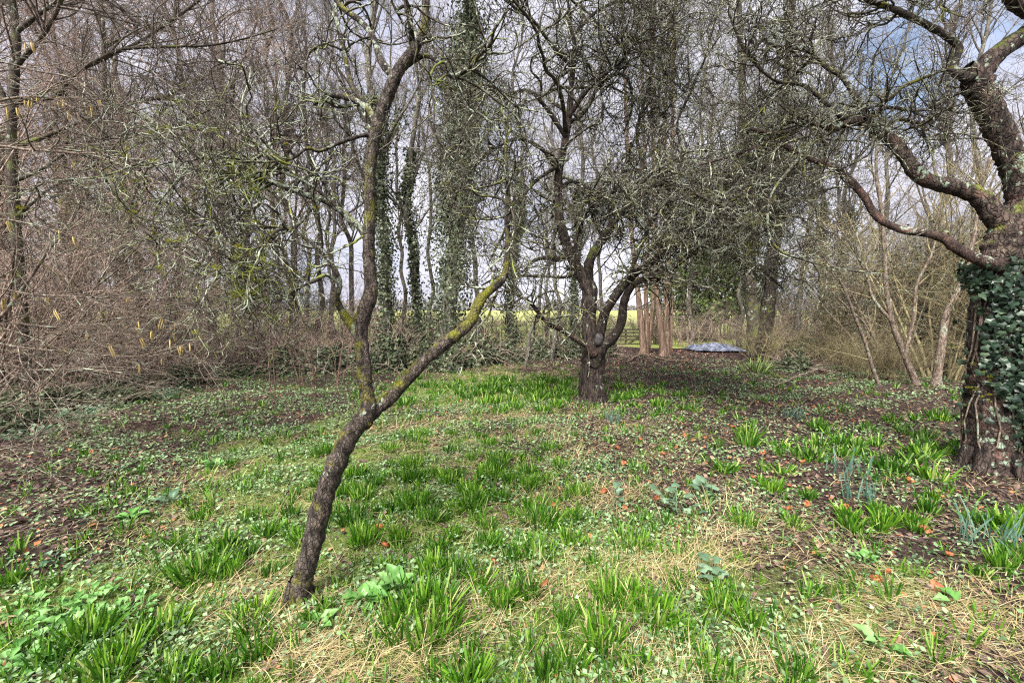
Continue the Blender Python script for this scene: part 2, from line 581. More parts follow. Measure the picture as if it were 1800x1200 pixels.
M['litter'] = leafmat('dead_leaves', [(0, (0.03, 0.018, 0.017)), (0.5, (0.095, 0.058, 0.048)), (0.85, (0.20, 0.13, 0.10)), (0.95, (0.40, 0.26, 0.18)), (0.97, (0.44, 0.15, 0.06)), (1, (0.5, 0.2, 0.09))], 0.1, 0.6)
M['moss'] = leafmat('moss_tufts', [(0, (0.12, 0.13, 0.012)), (0.6, (0.27, 0.27, 0.018)), (1, (0.42, 0.40, 0.04))], 0.3, 0.7, 0.1)
M['lichen'] = leafmat('lichen_flakes', [(0, (0.22, 0.26, 0.20)), (1, (0.46, 0.50, 0.41))], 0.15, 0.8, 0.1)
M['broad'] = leafmat('broad_leaves', [(0, (0.09, 0.24, 0.05)), (0.6, (0.17, 0.36, 0.09)), (1, (0.26, 0.44, 0.16))], 0.3, 0.4, 0.4)
M['bluebroad'] = leafmat('pale_bluish_leaves', [(0, (0.07, 0.15, 0.08)), (1, (0.24, 0.35, 0.22))], 0.25, 0.45, 0.4)
M['catkin'] = leafmat('catkins', [(0, (0.44, 0.32, 0.10)), (1, (0.62, 0.50, 0.22))], 0.2, 0.7, 0.1)


def ground_mat():
    b = NT('woodland_floor')
    tc = b.n('ShaderNodeTexCoord').outputs['Object']
    n1 = b.noise(tc, 26, 7, 0.7)
    n2 = b.noise(tc, 1.6, 4)
    n3 = b.noise(tc, 90, 4, 0.7)
    green = b.n('ShaderNodeAttribute', attribute_name='rnd').outputs['Fac']
    soil = b.ramp(n1, [(0.34, (0.013, 0.008, 0.008)), (0.52, (0.045, 0.03, 0.027)), (0.68, (0.14, 0.095, 0.08)), (0.8, (0.32, 0.24, 0.17))])
    mossy = b.ramp(n3, [(0.34, (0.025, 0.032, 0.012)), (0.52, (0.10, 0.135, 0.032)), (0.72, (0.30, 0.33, 0.12))])
    f = b.math('ADD', green, b.math('MULTIPLY', b.math('SUBTRACT', n2, 0.5), 0.9))
    f = b.math('ADD', f, b.math('MULTIPLY', b.math('SUBTRACT', n1, 0.5), 0.8))
    col = b.mix(b.ramp(f, [(0.38, 0.0), (0.62, 1.0)]), soil, mossy)
    bs = b.n('ShaderNodeBsdfPrincipled')
    b.l(col, bs.inputs['Base Color'])
    bs.inputs['Roughness'].default_value = 0.95
    bs.inputs['Specular IOR Level'].default_value = 0.1
    bp = b.n('ShaderNodeBump', Strength=0.8, Distance=0.03)
    b.l(n1, bp.inputs['Height'])
    b.l(bp.outputs['Normal'], bs.inputs['Normal'])
    b.l(bs.outputs[0], b.out.inputs['Surface'])
    return b.m


def simple(name, c1, c2, scale, rough=0.8, bump=0.3, detail=5, mid=(0.35, 0.65)):
    b = NT(name)
    tc = b.n('ShaderNodeTexCoord').outputs['Object']
    n1 = b.noise(tc, scale, detail, 0.65)
    bs = b.n('ShaderNodeBsdfPrincipled')
    b.l(b.ramp(n1, [(mid[0], c1), (mid[1], c2)]), bs.inputs['Base Color'])
    bs.inputs['Roughness'].default_value = rough
    bs.inputs['Specular IOR Level'].default_value = 0.2
    bp = b.n('ShaderNodeBump', Strength=bump, Distance=0.02)
    b.l(n1, bp.inputs['Height'])
    b.l(bp.outputs['Normal'], bs.inputs['Normal'])
    b.l(bs.outputs[0], b.out.inputs['Surface'])
    return b.m


M['ground'] = ground_mat()
M['field'] = simple('field_grass', (0.16, 0.22, 0.045), (0.33, 0.36, 0.11), 0.8, 0.95)
M['farfield'] = simple('far_pasture_grass', (0.26, 0.30, 0.08), (0.42, 0.42, 0.16), 0.15, 0.95)
M['lane'] = simple('lane_surface', (0.34, 0.26, 0.25), (0.52, 0.42, 0.40), 3.0, 0.9)
M['wood'] = simple('weathered_gate_wood', (0.045, 0.038, 0.025), (0.13, 0.11, 0.075), 14, 0.85)
M['tarp'] = simple('blue_grey_tarpaulin', (0.05, 0.058, 0.08), (0.21, 0.23, 0.31), 7, 0.55, 0.4, mid=(0.42, 0.60))
M['apple_fruit'] = simple('rotten_apple_skin', (0.14, 0.04, 0.018), (0.48, 0.16, 0.06), 30, 0.45)
M['stub'] = simple('grey_cut_wood', (0.025, 0.022, 0.022), (0.09, 0.08, 0.08), 30, 0.7)
M['distant'] = leafmat('distant_woodland', [(0, (0.12, 0.12, 0.12)), (1, (0.26, 0.24, 0.23))], 0.1, 0.8)
#SETTING

# ------------------------------------------------------------------ layout masks (where each ground plant grows)
def blob(px, py, lst):
    o = np.zeros_like(px)
    for cx, cy_, rx, ry, a in lst:
        o = np.maximum(o, a * np.clip(1.5 - ((px - cx) / rx) ** 2 - ((py - cy_) / ry) ** 2, 0, 1))
    return o


LUSH = [(560, 1010, 470, 190, 1), (850, 1010, 430, 230, .9), (250, 1120, 380, 130, .9), (1150, 1130, 420, 130, .7), (520, 860, 200, 90, .7), (1000, 1180, 900, 90, .7),
        (900, 690, 210, 35, .8), (650, 770, 120, 60, .5), (1520, 1130, 330, 110, .65), (1350, 960, 200, 70, .35), (850, 820, 300, 90, .45)]
STRAW = [(1440, 1030, 300, 80, .85), (480, 1090, 140, 80, .9), (650, 1160, 200, 60, .6), (1150, 930, 260, 80, .4), (1060, 1020, 150, 60, .35), (900, 770, 300, 60, .35), (800, 1120, 400, 90, .35),
         (1600, 1120, 260, 90, .45), (420, 880, 160, 60, .4), (900, 655, 180, 14, .8), (1250, 1150, 300, 70, .6)]
BROWN = [(60, 850, 330, 120, 1), (130, 930, 230, 70, .9), (1250, 800, 400, 140, 1), (1500, 880, 330, 100, .9), (1200, 645, 260, 35, .9), (1740, 1120, 170, 120, .8), (1060, 860, 260, 70, .6), (800, 760, 250, 50, .5),
         (1700, 740, 300, 60, .8), (330, 720, 300, 40, .5)]
CARPET = [(400, 770, 340, 110, 1), (520, 870, 220, 90, .8), (850, 780, 380, 80, .7), (1440, 670, 260, 45, .7), (1130, 760, 360, 90, .35), (1680, 880, 200, 110, .45), (150, 1080, 230, 130, .8), (1350, 760, 300, 80, .3), (700, 1000, 800, 300, .5), (200, 690, 220, 40, .8)]
ARR = (np.zeros(1),)


def scatter(n, r0, r1, p, az=66):
    """n ground points, thinning with distance"""
    u = rng.random(n)
    e = 2 - p
    r = (r0 ** e + u * (r1 ** e - r0 ** e)) ** (1 / e)
    a = np.radians(rng.uniform(-az, az, n))
    x, y = r * np.sin(a), r * np.cos(a)
    return x, y


def keep(x, y, m):
    k = rng.random(len(x)) < m
    return x[k], y[k]


# ------------------------------------------------------------------ the setting
def sheet(xs, ys, zf, name, mat, rndf=None):
    X, Y = np.meshgrid(xs, ys)
    Z = zf(X, Y)
    n, m = X.shape
    idx = np.arange(n * m).reshape(n, m)
    Q = np.stack([idx[:-1, :-1], idx[:-1, 1:], idx[1:, 1:], idx[1:, :-1]], -1)
    mb = MB()
    mb.add(np.stack([X, Y, Z], -1), quads=Q, rnd=None if rndf is None else rndf(X, Y).ravel())
    return mb.build(name, mat)


def greenness(X, Y):
    px, py = project(X, np.maximum(Y, 0.6))
    g = 0.25 + 0.42 * blob(px, py, LUSH) + 0.2 * blob(px, py, STRAW) + 0.25 * blob(px, py, CARPET) - 0.4 * blob(px, py, BROWN)
    return np.clip(g + 0.08 * wn(X, Y, 1.7, 2), 0, 1)


xs = np.concatenate([np.linspace(-700, -40, 12)[:-1], np.linspace(-40, -7, 40)[:-1], np.linspace(-7, 7, 260), np.linspace(7, 40, 40)[1:], np.linspace(40, 700, 12)[1:]])
ys = np.concatenate([np.linspace(-60, -3, 12)[:-1], np.linspace(-3, 9, 220), np.linspace(9, 24, 60)[1:], np.linspace(24, 900, 20)[1:]])
tag(sheet(xs, ys, zg, 'ground', M['ground'], greenness), 'woodland floor of soil, moss and rotting leaves', 'ground', kind='structure')
tag(sheet(np.linspace(-60, 60, 60), np.linspace(15.6, 42, 40), lambda x, y: zg(x, y) + .006 + .11 * np.clip((y - 15.6) / 4, 0, 1), 'field', M['field']), 'strip of green field beyond the boundary trees', 'field', kind='structure')
tag(sheet(np.linspace(-300, 300, 40), np.concatenate([np.linspace(42.2, 60, 6), np.linspace(70, 240, 12)]), lambda x, y: 0.12 + np.clip((y - 45) / 200, 0, 1) * 1.2 + 0 * x, 'pasture', M['farfield']),
    'pale far pasture rising behind the hedge line', 'field', kind='structure')
tag(sheet(np.linspace(-30, -7.6, 40), np.linspace(9.9, 11.3, 6), lambda x, y: 0.12 + 0 * x, 'lane', M['lane']), 'pale pinkish lane behind the left hedge', 'lane', kind='structure')

# ground stuff ------------------------------------------------------
def ground_pts(x, y, dz=0.0):
    return np.stack([x, y, zg(x, y) + dz], 1)


# dead leaves
x, y = scatter(110000, 1.2, 16, 1.15)
px, py = project(x, y)
x, y = keep(x, y, 0.22 + 0.78 * blob(px, py, BROWN))
mb = MB()
d = np.hypot(x, y)
add_leaves(mb, ground_pts(x, y, 0.008), (0, 0, 1), rng.uniform(.018, .048, len(x)) * (0.9 + d * .05), LEAF, 0.5)
tag(mb.build('leaf_litter', M['litter'], smooth=False), 'brown dead leaves strewn over the woodland floor', 'leaf litter', kind='stuff')

# ground ivy and other small leaves
x, y = scatter(300000, 1.2, 14, 1.2)
px, py = project(x, y)
x, y = keep(x, y, np.clip(0.12 + blob(px, py, CARPET) * (0.5 + 0.75 * wn(x, y, 2.3, 5) + .35 * wn(x, y, 6.5, 15)), 0.05, 1))
d = np.hypot(x, y)
mb = MB()
add_leaves(mb, ground_pts(x, y) + np.stack([0 * x, 0 * x, rng.uniform(.004, .05, len(x))], 1), (0, 0, 1), rng.uniform(.009, .032, len(x)) * (.9 + d * .06), LEAF, 0.42)
tag(mb.build('ground_cover', M['groundleaf'], smooth=False), 'low carpet of small pale green leaves', 'ground cover', kind='stuff')

# grass
x, y = scatter(330000, 1.1, 12, 1.3)
px, py = project(x, y)
tu = np.clip(0.75 + 0.5 * wn(x, y, 3.3, 6) + 0.3 * wn(x, y, 9, 8), 0.1, 1.2)
lush = blob(px, py, LUSH)
x, y = keep(x, y, np.clip((0.10 + 0.90 * lush) * tu, 0, 1))
n = len(x)
d = np.hypot(x, y)
mb = MB()
add_blades(mb, ground_pts(x, y, -.005), rng.normal(size=(n, 2)) * .45, rng.uniform(.018, .062, n) * (1 + .45 * wn(x, y, 2.1, 9)), rng.uniform(.0018, .0038, n) * (.85 + .12 * d), curve=rng.uniform(.1, .8, n))
tag(mb.build('grass', M['grass'], smooth=False), 'short green grass growing between the bulb clumps', 'grass', kind='stuff')

# straw
x, y = scatter(230000, 1.1, 11, 1.25)
px, py = project(x, y)
st = np.clip(0.6 + 0.7 * wn(x, y, 2.6, 11), 0.05, 1.2)
x, y = keep(x, y, np.clip((0.10 + 0.85 * blob(px, py, STRAW)) * st, 0, 1))
n = len(x)
d = np.hypot(x, y)
mb = MB()
la = 1.5 * wn(x, y, 1.3, 13) + .5 + rng.normal(size=n) * 1.1
ll = rng.uniform(.7, 2.6, n)[:, None] * np.stack([np.cos(la), np.sin(la)], 1) + np.array([.5, -.2])
add_blades(mb, ground_pts(x, y, 0.012 + 0.02 * rng.random(n)), ll, rng.uniform(.05, .19, n), rng.uniform(.0016, .0036, n) * (.85 + .12 * d), curve=rng.uniform(.1, .7, n))
tag(mb.build('dead_grass', M['straw'], smooth=False), 'flattened straw coloured dead grass', 'dead grass', kind='stuff')

# fine litter of broken twigs
x, y = scatter(5000, 1.3, 15, 1.1)
n = len(x)
a = rng.uniform(0, 2 * pi, n)
ln = rng.uniform(.04, .22, n)
p0 = ground_pts(x, y, .012)
dirv = np.stack([np.cos(a), np.sin(a), rng.normal(size=n) * .08], 1)
P = p0[:, None] + dirv[:, None] * (np.linspace(-.5, .5, 4)[None, :, None] * ln[:, None, None]) + rng.normal(size=(n, 4, 3)) * .006
P[:, :, 2] = np.maximum(P[:, :, 2], zg(P[:, :, 0], P[:, :, 1]) + .004)
mb = MB()
add_tubes(mb, P, np.repeat(rng.uniform(.0015, .004, n)[:, None], 4, 1) * (.8 + .06 * np.hypot(x, y))[:, None], 3)
tag(mb.build('twig_litter', M['hazel_bark']), 'small broken twigs lying among the leaves', 'twig litter', kind='stuff')

# ------------------------------------------------------------------ bulb clumps, each its own object
def clump_mb(nb, rad, hgt, wid, lean=.35, mb=None, c=(0, 0, 0)):
    mb = mb or MB()
    a = rng.uniform(0, 2 * pi, nb)
    r = rad * np.sqrt(rng.random(nb))
    off = np.stack([np.cos(a) * r, np.sin(a) * r], 1)
    base = np.concatenate([off, np.full((nb, 1), -.012)], 1) + np.asarray(c)
    ln = hgt * rng.uniform(.5, 1.12, nb)
    add_blades(mb, base, off / rad * lean * rng.uniform(.3, 1.5, nb)[:, None] + rng.normal(size=(nb, 2)) * .13, ln, wid * rng.uniform(.6, 1.15, nb), curve=rng.uniform(0, .35, nb), round_tip=True)
    return mb


near_kinds = [clump_mb(n_, r_ * .85, h_ * .92, w_).mesh('bulb_clump', M['bulb'], False) for n_, r_, h_, w_ in
              ((110, .06, .14, .010), (150, .08, .15, .010), (80, .05, .12, .010), (200, .11, .145, .010), (60, .045, .13, .010))]
far_kinds = [clump_mb(n_, r_, h_, w_, .5).mesh('bulb_clump', M['bulb'], False) for n_, r_, h_, w_ in ((40, .07, .15, .016), (56, .09, .16, .016), (30, .06, .13, .017))]
daff_kinds = [clump_mb(n_, r_, h_, w_, .12).mesh('daffodil_clump', M['daffodil'], False) for n_, r_, h_, w_ in ((30, .12, .24, .011), (38, .17, .26, .011))]


def clump(me, px, py, s, label, group, name='bulb_clump', cat='bulb plant', jig=0.0):
    x, y = ground(px, py)
    o = bpy.data.objects.new(name, me)
    C.objects.link(o)
    o.location = (x, y, float(zg(np.array(x), np.array(y))))
    o.rotation_euler = (0, 0, rng.uniform(0, 6.28))
    o.scale = (s * rng.uniform(.85, 1.25), s * rng.uniform(.85, 1.25), s * rng.uniform(.75, 1.15))
    return tag(o, label, cat, group)


big = clump_mb(330, .15, .18, .010, .25).mesh('bulb_clump', M['bulb'], False)
clump(big, 745, 1098, 1.0, 'largest and densest bright green bulb clump, right of the leaning trunk foot', None)
near = [(440, 1085), (430, 980), (350, 1008), (395, 965), (470, 1008), (512, 905), (528, 955), (352, 915), (200, 1185), (150, 1128), (620, 918), (702, 956), (690, 896), (760, 920), (800, 900), (738, 890), (832, 880),
        (770, 968), (650, 1150), (990, 1100), (1002, 958), (1080, 1068), (1012, 918), (950, 918), (1270, 1062), (1112, 958), (845, 1030), (884, 1058), (925, 1050), (1002, 1172), (962, 1188), (822, 1195), (560, 855), (622, 838),
        (600, 870), (660, 860), (580, 905), (725, 850), (790, 850), (850, 840), (470, 940), (400, 1010), (310, 960), (290, 1110), (240, 1130), (700, 1000), (640, 960), (560, 1085), (455, 1150), (380, 1180), (300, 1190),
        (1140, 1090), (1060, 1140), (1120, 1185), (1250, 1180), (1200, 1120), (900, 985), (945, 975), (1040, 1000), (800, 1010), (760, 1010), (20, 1015), (90, 1175), (1320, 1100), (1400, 1190)]
for i, (px, py) in enumerate(near):
    side = 'left of' if px < 520 else 'right of'
    clump(near_kinds[int(rng.integers(5))], px, py, rng.uniform(.75, 1.1), f'bright green bulb clump in the near grass {side} the leaning trunk', f'bulb clumps in the near grass {side} the leaning trunk')
rightc = [(1420, 872), (1600, 922), (1632, 905), (1722, 925), (1778, 938), (1722, 1018), (1385, 792), (1402, 808), (1440, 782), (1600, 815), (1550, 785), (1640, 845), (1530, 845), (1762, 1005), (1370, 830), (1465, 770), (1500, 785),
          (1590, 760), (1620, 775), (1650, 740), (1570, 740), (1660, 800), (1480, 800), (1430, 810), (1560, 830), (1690, 790), (1610, 740), (1520, 760), (1795, 990), (1490, 910), (1340, 850)]
rightc += [(rng.uniform(1250, 1680), rng.uniform(735, 960)) for _ in range(26)]
for px, py in rightc:
    clump(near_kinds[int(rng.integers(5))] if py > 860 else far_kinds[int(rng.integers(3))], px + rng.normal() * 4, py, rng.uniform(.8, 1.15), 'bright green bulb clump in the dark soil before the ivy clad trunk',
          'bulb clumps in the dark soil before the ivy clad trunk')
nd = 0
while nd < 95:
    px, py = 930 + rng.normal() * 95, 692 + rng.normal() * 15
    if not 662 < py < 735 or abs(px - 1041) < 34:
        continue
    nd += 1
    clump(far_kinds[int(rng.integers(3))], px, py, rng.uniform(.8, 1.2), 'short green bulb clump in the dense drift left of the old apple', 'bulb clumps in the drift left of the old apple')
for k in range(24):
    clump(far_kinds[int(rng.integers(3))], rng.uniform(1085, 1240), rng.uniform(675, 740), rng.uniform(.7, 1.0), 'short green bulb clump in the litter right of the old apple', 'bulb clumps right of the old apple')
for k in range(60):
    px, py = 800 + rng.normal() * 130, 850 + rng.normal() * 55
    clump(near_kinds[int(rng.integers(5))], px, np.clip(py, 770, 960), rng.uniform(.6, .95), 'green bulb clump between the leaning trunk and the old apple', 'bulb clumps between the two apple trees')
for (px, py, lb) in ((1492, 832, 'blue-green daffodil clump among bright bulb clumps, farthest of the three'), (1515, 880, 'widest blue-green daffodil clump with upright leaves, middle of the three'), (1742, 965, 'blue-green daffodil clump below the ivy clad trunk'),
                     (1400, 735, 'small blue-green daffodil clump in the leaf litter right of the old apple'), (1078, 742, 'small blue-green daffodil clump at the foot of the old apple')):
    for k in range(1):
        clump(daff_kinds[int(rng.integers(2))], px, py, .95 if py > 800 else .8, lb, 'daffodil clumps', 'daffodil_clump', 'daffodil plant')
mb = MB()
x, y = scatter(4600, 1.4, 11, 1.0)
px, py = project(x, y)
x, y = keep(x, y, 0.22 + .6 * blob(px, py, LUSH))
for a_, b_ in zip(x, y):
    clump_mb(int(rng.integers(6, 20)), .032, rng.uniform(.07, .13), .007 + .0007 * np.hypot(a_, b_), .4, mb, (a_, b_, float(zg(a_, b_))))
tag(mb.build('bulb_shoots', M['bulb'], smooth=False), 'scattered young bulb shoots coming up all over the floor', 'bulb shoots', kind='stuff')

# ------------------------------------------------------------------ single leafy plants
def rosette(px, py, n, size, label, mat, tpl=BROAD, up=.5, name='leafy_plant', hgt=.05, spread=.05, cat='plant', group=None, z=0.0):
    x, y = ground(px, py)
    o = thing(name, label, cat, (x, y, float(zg(x, y))), group=group)
    a = rng.uniform(0, 2 * pi, n)
    dv = np.stack([np.cos(a), np.sin(a), np.full(n, up)], 1)
    rr = rng.uniform(.2, 1, n)
    pos = np.stack([np.cos(a) * spread * rr, np.sin(a) * spread * rr, hgt * rng.uniform(.3, 1, n)], 1)
    mb = MB()
    V0, T0 = tpl
    u = unit(dv + rng.normal(size=(n, 3)) * .2)
    w = unit(np.cross(u, [0, 0, 1.0]))
    nn = np.cross(w, u)
    s = (size * rng.uniform(.6, 1.1, n))[:, None, None]
    V = pos[:, None] + s * (V0[None, :, 0:1] * w[:, None] * 1.1 + V0[None, :, 1:2] * u[:, None] + V0[None, :, 2:3] * nn[:, None] * 2)
    if n <= 9:
        for k in range(n):
            MB().add(V[k], tris=T0, rnd=np.full(len(V0), rng.random())).build('leaf', mat, o)
    else:
        mb.add(V.reshape(-1, 3), tris=(T0[None] + (np.arange(n) * len(V0))[:, None, None]).reshape(-1, 3), rnd=np.repeat(rng.random(n), len(V0)))
        mb.build('foliage', mat, o)
    st = np.stack([np.stack([0 * pos[:, 0], 0 * pos[:, 0], 0 * pos[:, 0] - .02], 1), pos * .5 + np.array([0, 0, -.01]), pos], 1)
    m2 = MB()
    add_tubes(m2, st, np.full((n, 3), .0022), 3)
    m2.build('stalks', mat, o)
    return o


rosette(640, 1062, 26, .085, 'bright green leafy rosette left of the largest bulb clump', M['broad'], up=.55)
rosette(700, 1040, 9, .09, 'pale upright broad leaves behind the largest bulb clump', M['broad'], up=1.2)
rosette(380, 825, 18, .085, 'pale green leafy rosette in the left ground cover', M['broad'], up=.5)
rosette(230, 915, 14, .075, 'low green rosette among the left leaf litter', M['broad'], up=.35)
rosette(300, 885, 4, .085, 'lone bluish green upright leaf plant behind the left bulb clumps', M['bluebroad'], up=1.0)
rosette(95, 982, 6, .065, 'flat bluish green leaves on the left leaf litter', M['bluebroad'], up=.3)
rosette(1190, 900, 14, .075, 'bluish bramble spray with pale leaves in the middle of the clearing', M['bluebroad'], IVY, .3, 'bramble_plant', .16, .16)
rosette(1075, 885, 5, .085, 'pair of big pale leaves left of the bramble spray', M['bluebroad'], up=.5, name='bramble_plant', hgt=.10, spread=.12)
rosette(1245, 870, 6, .09, 'small bluish bramble spray with an upright leaf', M['bluebroad'], IVY, .6, 'bramble_plant', .14, .12)
rosette(1220, 1010, 7, .08, 'bramble spray low in the straw', M['bluebroad'], IVY, .3, 'bramble_plant', .10, .12)
rosette(1690, 1075, 3, .09, 'flat green leaf plant in the bare soil at lower right', M['broad'], up=.25)
rosette(1550, 1150, 7, .075, 'toothed green leaves lying flat on the straw', M['broad'], up=.15)
rosette(1365, 905, 4, .07, 'small bright leaf plant in front of the bramble', M['broad'], up=.6)
rosette(1520, 990, 14, .055, 'leafy green plant behind a rotten apple', M['broad'], up=.7)
rosette(560, 1110, 4, .09, 'upright pale leaf pair below the leaning trunk', M['broad'], up=1.0)
rosette(130, 745, 90, .075, 'big bluish leaved plant beneath the left hedge', M['bluebroad'], LEAF, up=.5, hgt=.18, spread=.3)
rosette(60, 770, 60, .06, 'dark bluish leaf cluster at the left edge under the hazel', M['bluebroad'], LEAF, up=.4, hgt=.12, spread=.3)
rosette(290, 700, 60, .07, 'bluish leaved plant at the hedge foot beside hazel stems', M['bluebroad'], LEAF, up=.6, hgt=.15, spread=.25)
rosette(410, 665, 90, .065, 'mound of fresh green leaves by the left hedge', M['broad'], LEAF, up=.5, hgt=.2, spread=.3)
for k, (px, py) in enumerate(((60, 1060), (110, 1075), (170, 1060), (30, 1110), (80, 1130), (130, 1100), (215, 1080), (20, 1180), (60, 1175), (150, 1045), (250, 1060))):
    rosette(px, py, 22, .048, 'low soft green leaf plant in the lower left corner', M['broad'], up=.35, hgt=.05, spread=.11, group='low leaf plants in the lower left corner')

# fallen rotten apples
def apple_mesh():
    mb = MB()
    n, m = 10, 14
    V = []
    for i in range(n + 1):
        t = pi * i / n
        r = .036 * math.sin(t) ** .85 * (1 + .08 * math.cos(t))
        z = .030 * math.cos(t) - .012 * math.exp(-(t / .45) ** 2) * 1.5 + .008 * math.exp(-((pi - t) / .35) ** 2)
        for j in range(m):
            a = 2 * pi * j / m
            k = 1 + .10 * math.sin(3 * a + i) + .06 * math.sin(7 * a + 2 * i)
            V.append((r * k * math.cos(a), r * k * math.sin(a), z + .024))
    idx = np.arange((n + 1) * m).reshape(n + 1, m)
    Q = np.stack([idx[:-1], np.roll(idx[:-1], -1, 1), np.roll(idx[1:], -1, 1), idx[1:]], -1)[:, :, ::-1]
    mb.add(V, quads=Q)
    return mb.mesh('fallen_apple', M['apple_fruit'])


am = apple_mesh()
fruit = [(677, 967), (867, 990), (972, 892), (958, 1033), (1097, 815), (745, 877), (667, 935), (1097, 895), (1155, 882), (1062, 870), (1412, 817), (1323, 837), (1597, 853), (1417, 885), (1388, 897), (1487, 890), (1667, 983),
         (1540, 1027), (1563, 1013), (1643, 1035), (1623, 937), (1287, 753), (1343, 797), (1203, 767), (1500, 742), (1370, 715), (1417, 723), (1457, 720), (1085, 790), (1165, 800), (1190, 790), (1125, 775), (1240, 770), (1310, 740)]
for i, (px, py) in enumerate(fruit):
    x, y = ground(px, py)
    o = bpy.data.objects.new('fallen_apple', am)
    C.objects.link(o)
    s = rng.uniform(.55, .85)
    o.location = (x, y, float(zg(x, y)) + .012)
    o.rotation_euler = (rng.uniform(-1, 1), rng.uniform(-1, 1), rng.uniform(0, 6))
    o.scale = (s * 1.1, s, s * .75)
    wh = 'in the grass right of the leaning trunk' if px < 1000 else ('in the leaf litter right of the old apple' if py < 840 or px < 1400 else 'in the dark soil before the ivy clad trunk')
    tag(o, 'rotting orange apple lying ' + wh, 'fallen apple', 'rotting apples ' + wh)
#TREES

# ------------------------------------------------------------------ the three apple trees
WF = 1.0                                  # width factor of the tree in hand


def limb(root, name, pts, Y0, Y1, mat, S=12, n=None, lump=.10, base=None, lf=14):
    P, R = traced(pts, Y0, Y1)
    R = R * WF
    if base is not None:
        P[0] = base
    n = n or max(12, len(pts) * 7)
    P, R = resample(P, R, n)
    R = R * (1 + .05 * rng.normal(size=n))
    mb = MB()
    add_tubes(mb, P[None], R[None], S, lump, lf)
    mb.build(name, mat, root)
    return P, R


def stack(limbs, K=18):
    Ps, Rs = zip(*[resample(p, r, K) for p, r in limbs])
    return np.array(Ps), np.array(Rs)


def moss_lumps(root, P, size, n, mat, name='moss', dens=130):
    """fuzzy cushions of tiny blades at points P"""
    mb = MB()
    for p in P:
        k = int(dens * rng.uniform(.6, 1.4))
        q = unit(rng.normal(size=(k, 3)))
        s = size * rng.uniform(.5, 1.3) * np.array([1.5, 1.0, .8])
        pos = p + q * s * rng.uniform(.5, 1, k)[:, None]
        add_leaves(mb, pos, unit(np.cross(q, rng.normal(size=(k, 3)))), size * rng.uniform(.25, .5, k), TUFT, .3, hang=None)
    return mb.build(name, mat, root, smooth=False)


def roots(root, x, y, r, n, length, mat, Yoff=0.0):
    """root flare: short tapering roots running out of the trunk foot into the soil"""
    for k in range(n):
        a = 2 * pi * (k + rng.uniform(-.3, .3)) / n
        d = np.array([math.cos(a), math.sin(a), 0])
        z0 = float(zg(np.array(x), np.array(y)))
        P_ = np.array([[x, y, z0 + r * 2.2] + d * r * .35, [x, y, z0 + r * .9] + d * r * .95, [x, y, z0 + r * .25] + d * (r + length * .4), [x, y, z0 - .03] + d * (r + length)])
        Pq, Rq = resample(P_, np.array([.36, .36, .26, .10]) * r, 22)
        m_ = MB()
        add_tubes(m_, Pq[None], Rq[None], 10, .12, 20)
        m_.build('root', mat, root)


# ---- leaning young apple in front
WF = 0.84
x0, y0 = ground(522, 1062)
a1 = thing('apple_tree', 'leaning forked apple tree in front with mossy trunk and lichened twigs', 'tree', (0, 0, 0))
Yb = y0
tr = [(518, 1090, 62), (522, 1060, 54), (534, 1010, 49), (548, 960, 48), (562, 900, 49), (588, 822, 47), (616, 765, 45), (640, 735, 44), (648, 712, 36), (643, 680, 31), (638, 625, 31), (633, 583, 33), (640, 550, 34),
      (652, 515, 31), (650, 480, 26), (648, 440, 24), (650, 380, 24), (650, 320, 22), (654, 270, 23), (665, 215, 25), (682, 168, 25), (700, 125, 24), (722, 95, 20), (742, 60, 17), (748, 20, 15), (742, -40, 13), (730, -120, 10), (735, -200, 7)]
L1 = [limb(a1, 'trunk', tr, Yb, Yb + .25, M['apple_trunk'], 22, 200, .055, lf=13)]
roots(a1, x0 - .004, y0 + .02, .062, 5, .10, M['apple_trunk'])
Yf = Yb + .08
LL = 'limb'
L1 += [limb(a1, LL, [(640, 742, 30), (664, 716, 31), (685, 700, 31), (715, 668, 27), (750, 630, 25), (790, 598, 26), (825, 568, 24), (838, 540, 22), (850, 520, 20), (878, 496, 16), (888, 478, 13), (892, 430, 10), (890, 380, 9), (893, 330, 8), (889, 260, 6), (895, 190, 4)], Yf, Yf + .35, M['apple_trunk'], 16, 120, .06, lf=13)]
L1 += [limb(a1, LL, [(636, 600, 22), (618, 572, 20), (602, 548, 17), (592, 525, 14), (597, 495, 12), (580, 462, 10), (545, 425, 9), (500, 402, 8), (457, 398, 6), (415, 392, 4)], Yf + .03, Yf - .25, M['apple_lichen'], 10, 70)]
L1 += [limb(a1, LL, [(648, 425, 18), (634, 402, 16), (610, 380, 15), (575, 355, 14), (530, 340, 13), (490, 325, 11), (450, 312, 9), (410, 305, 8), (360, 300, 6), (300, 292, 4), (230, 280, 3)], Yf + .1, Yf + .1, M['apple_lichen'], 10, 80)]
L1 += [limb(a1, LL, [(655, 240, 14), (638, 238, 9), (600, 250, 8), (562, 266, 7), (540, 261, 7), (510, 280, 6), (450, 285, 5), (385, 275, 4), (320, 285, 3)], Yf + .1, Yf - .1, M['apple_limb'], 9, 60)]
L1 += [limb(a1, LL, [(662, 222, 16), (650, 198, 12), (632, 181, 12), (610, 172, 12), (578, 168, 11), (552, 183, 9)], Yf + .12, Yf + .3, M['apple_limb'], 9, 45)]
L1 += [limb(a1, LL, [(694, 138, 18), (670, 108, 15), (657, 68, 13), (633, 37, 12), (603, 15, 10), (575, -20, 8), (540, -70, 6), (520, -130, 4)], Yf + .15, Yf + .3, M['apple_limb'], 10, 60)]
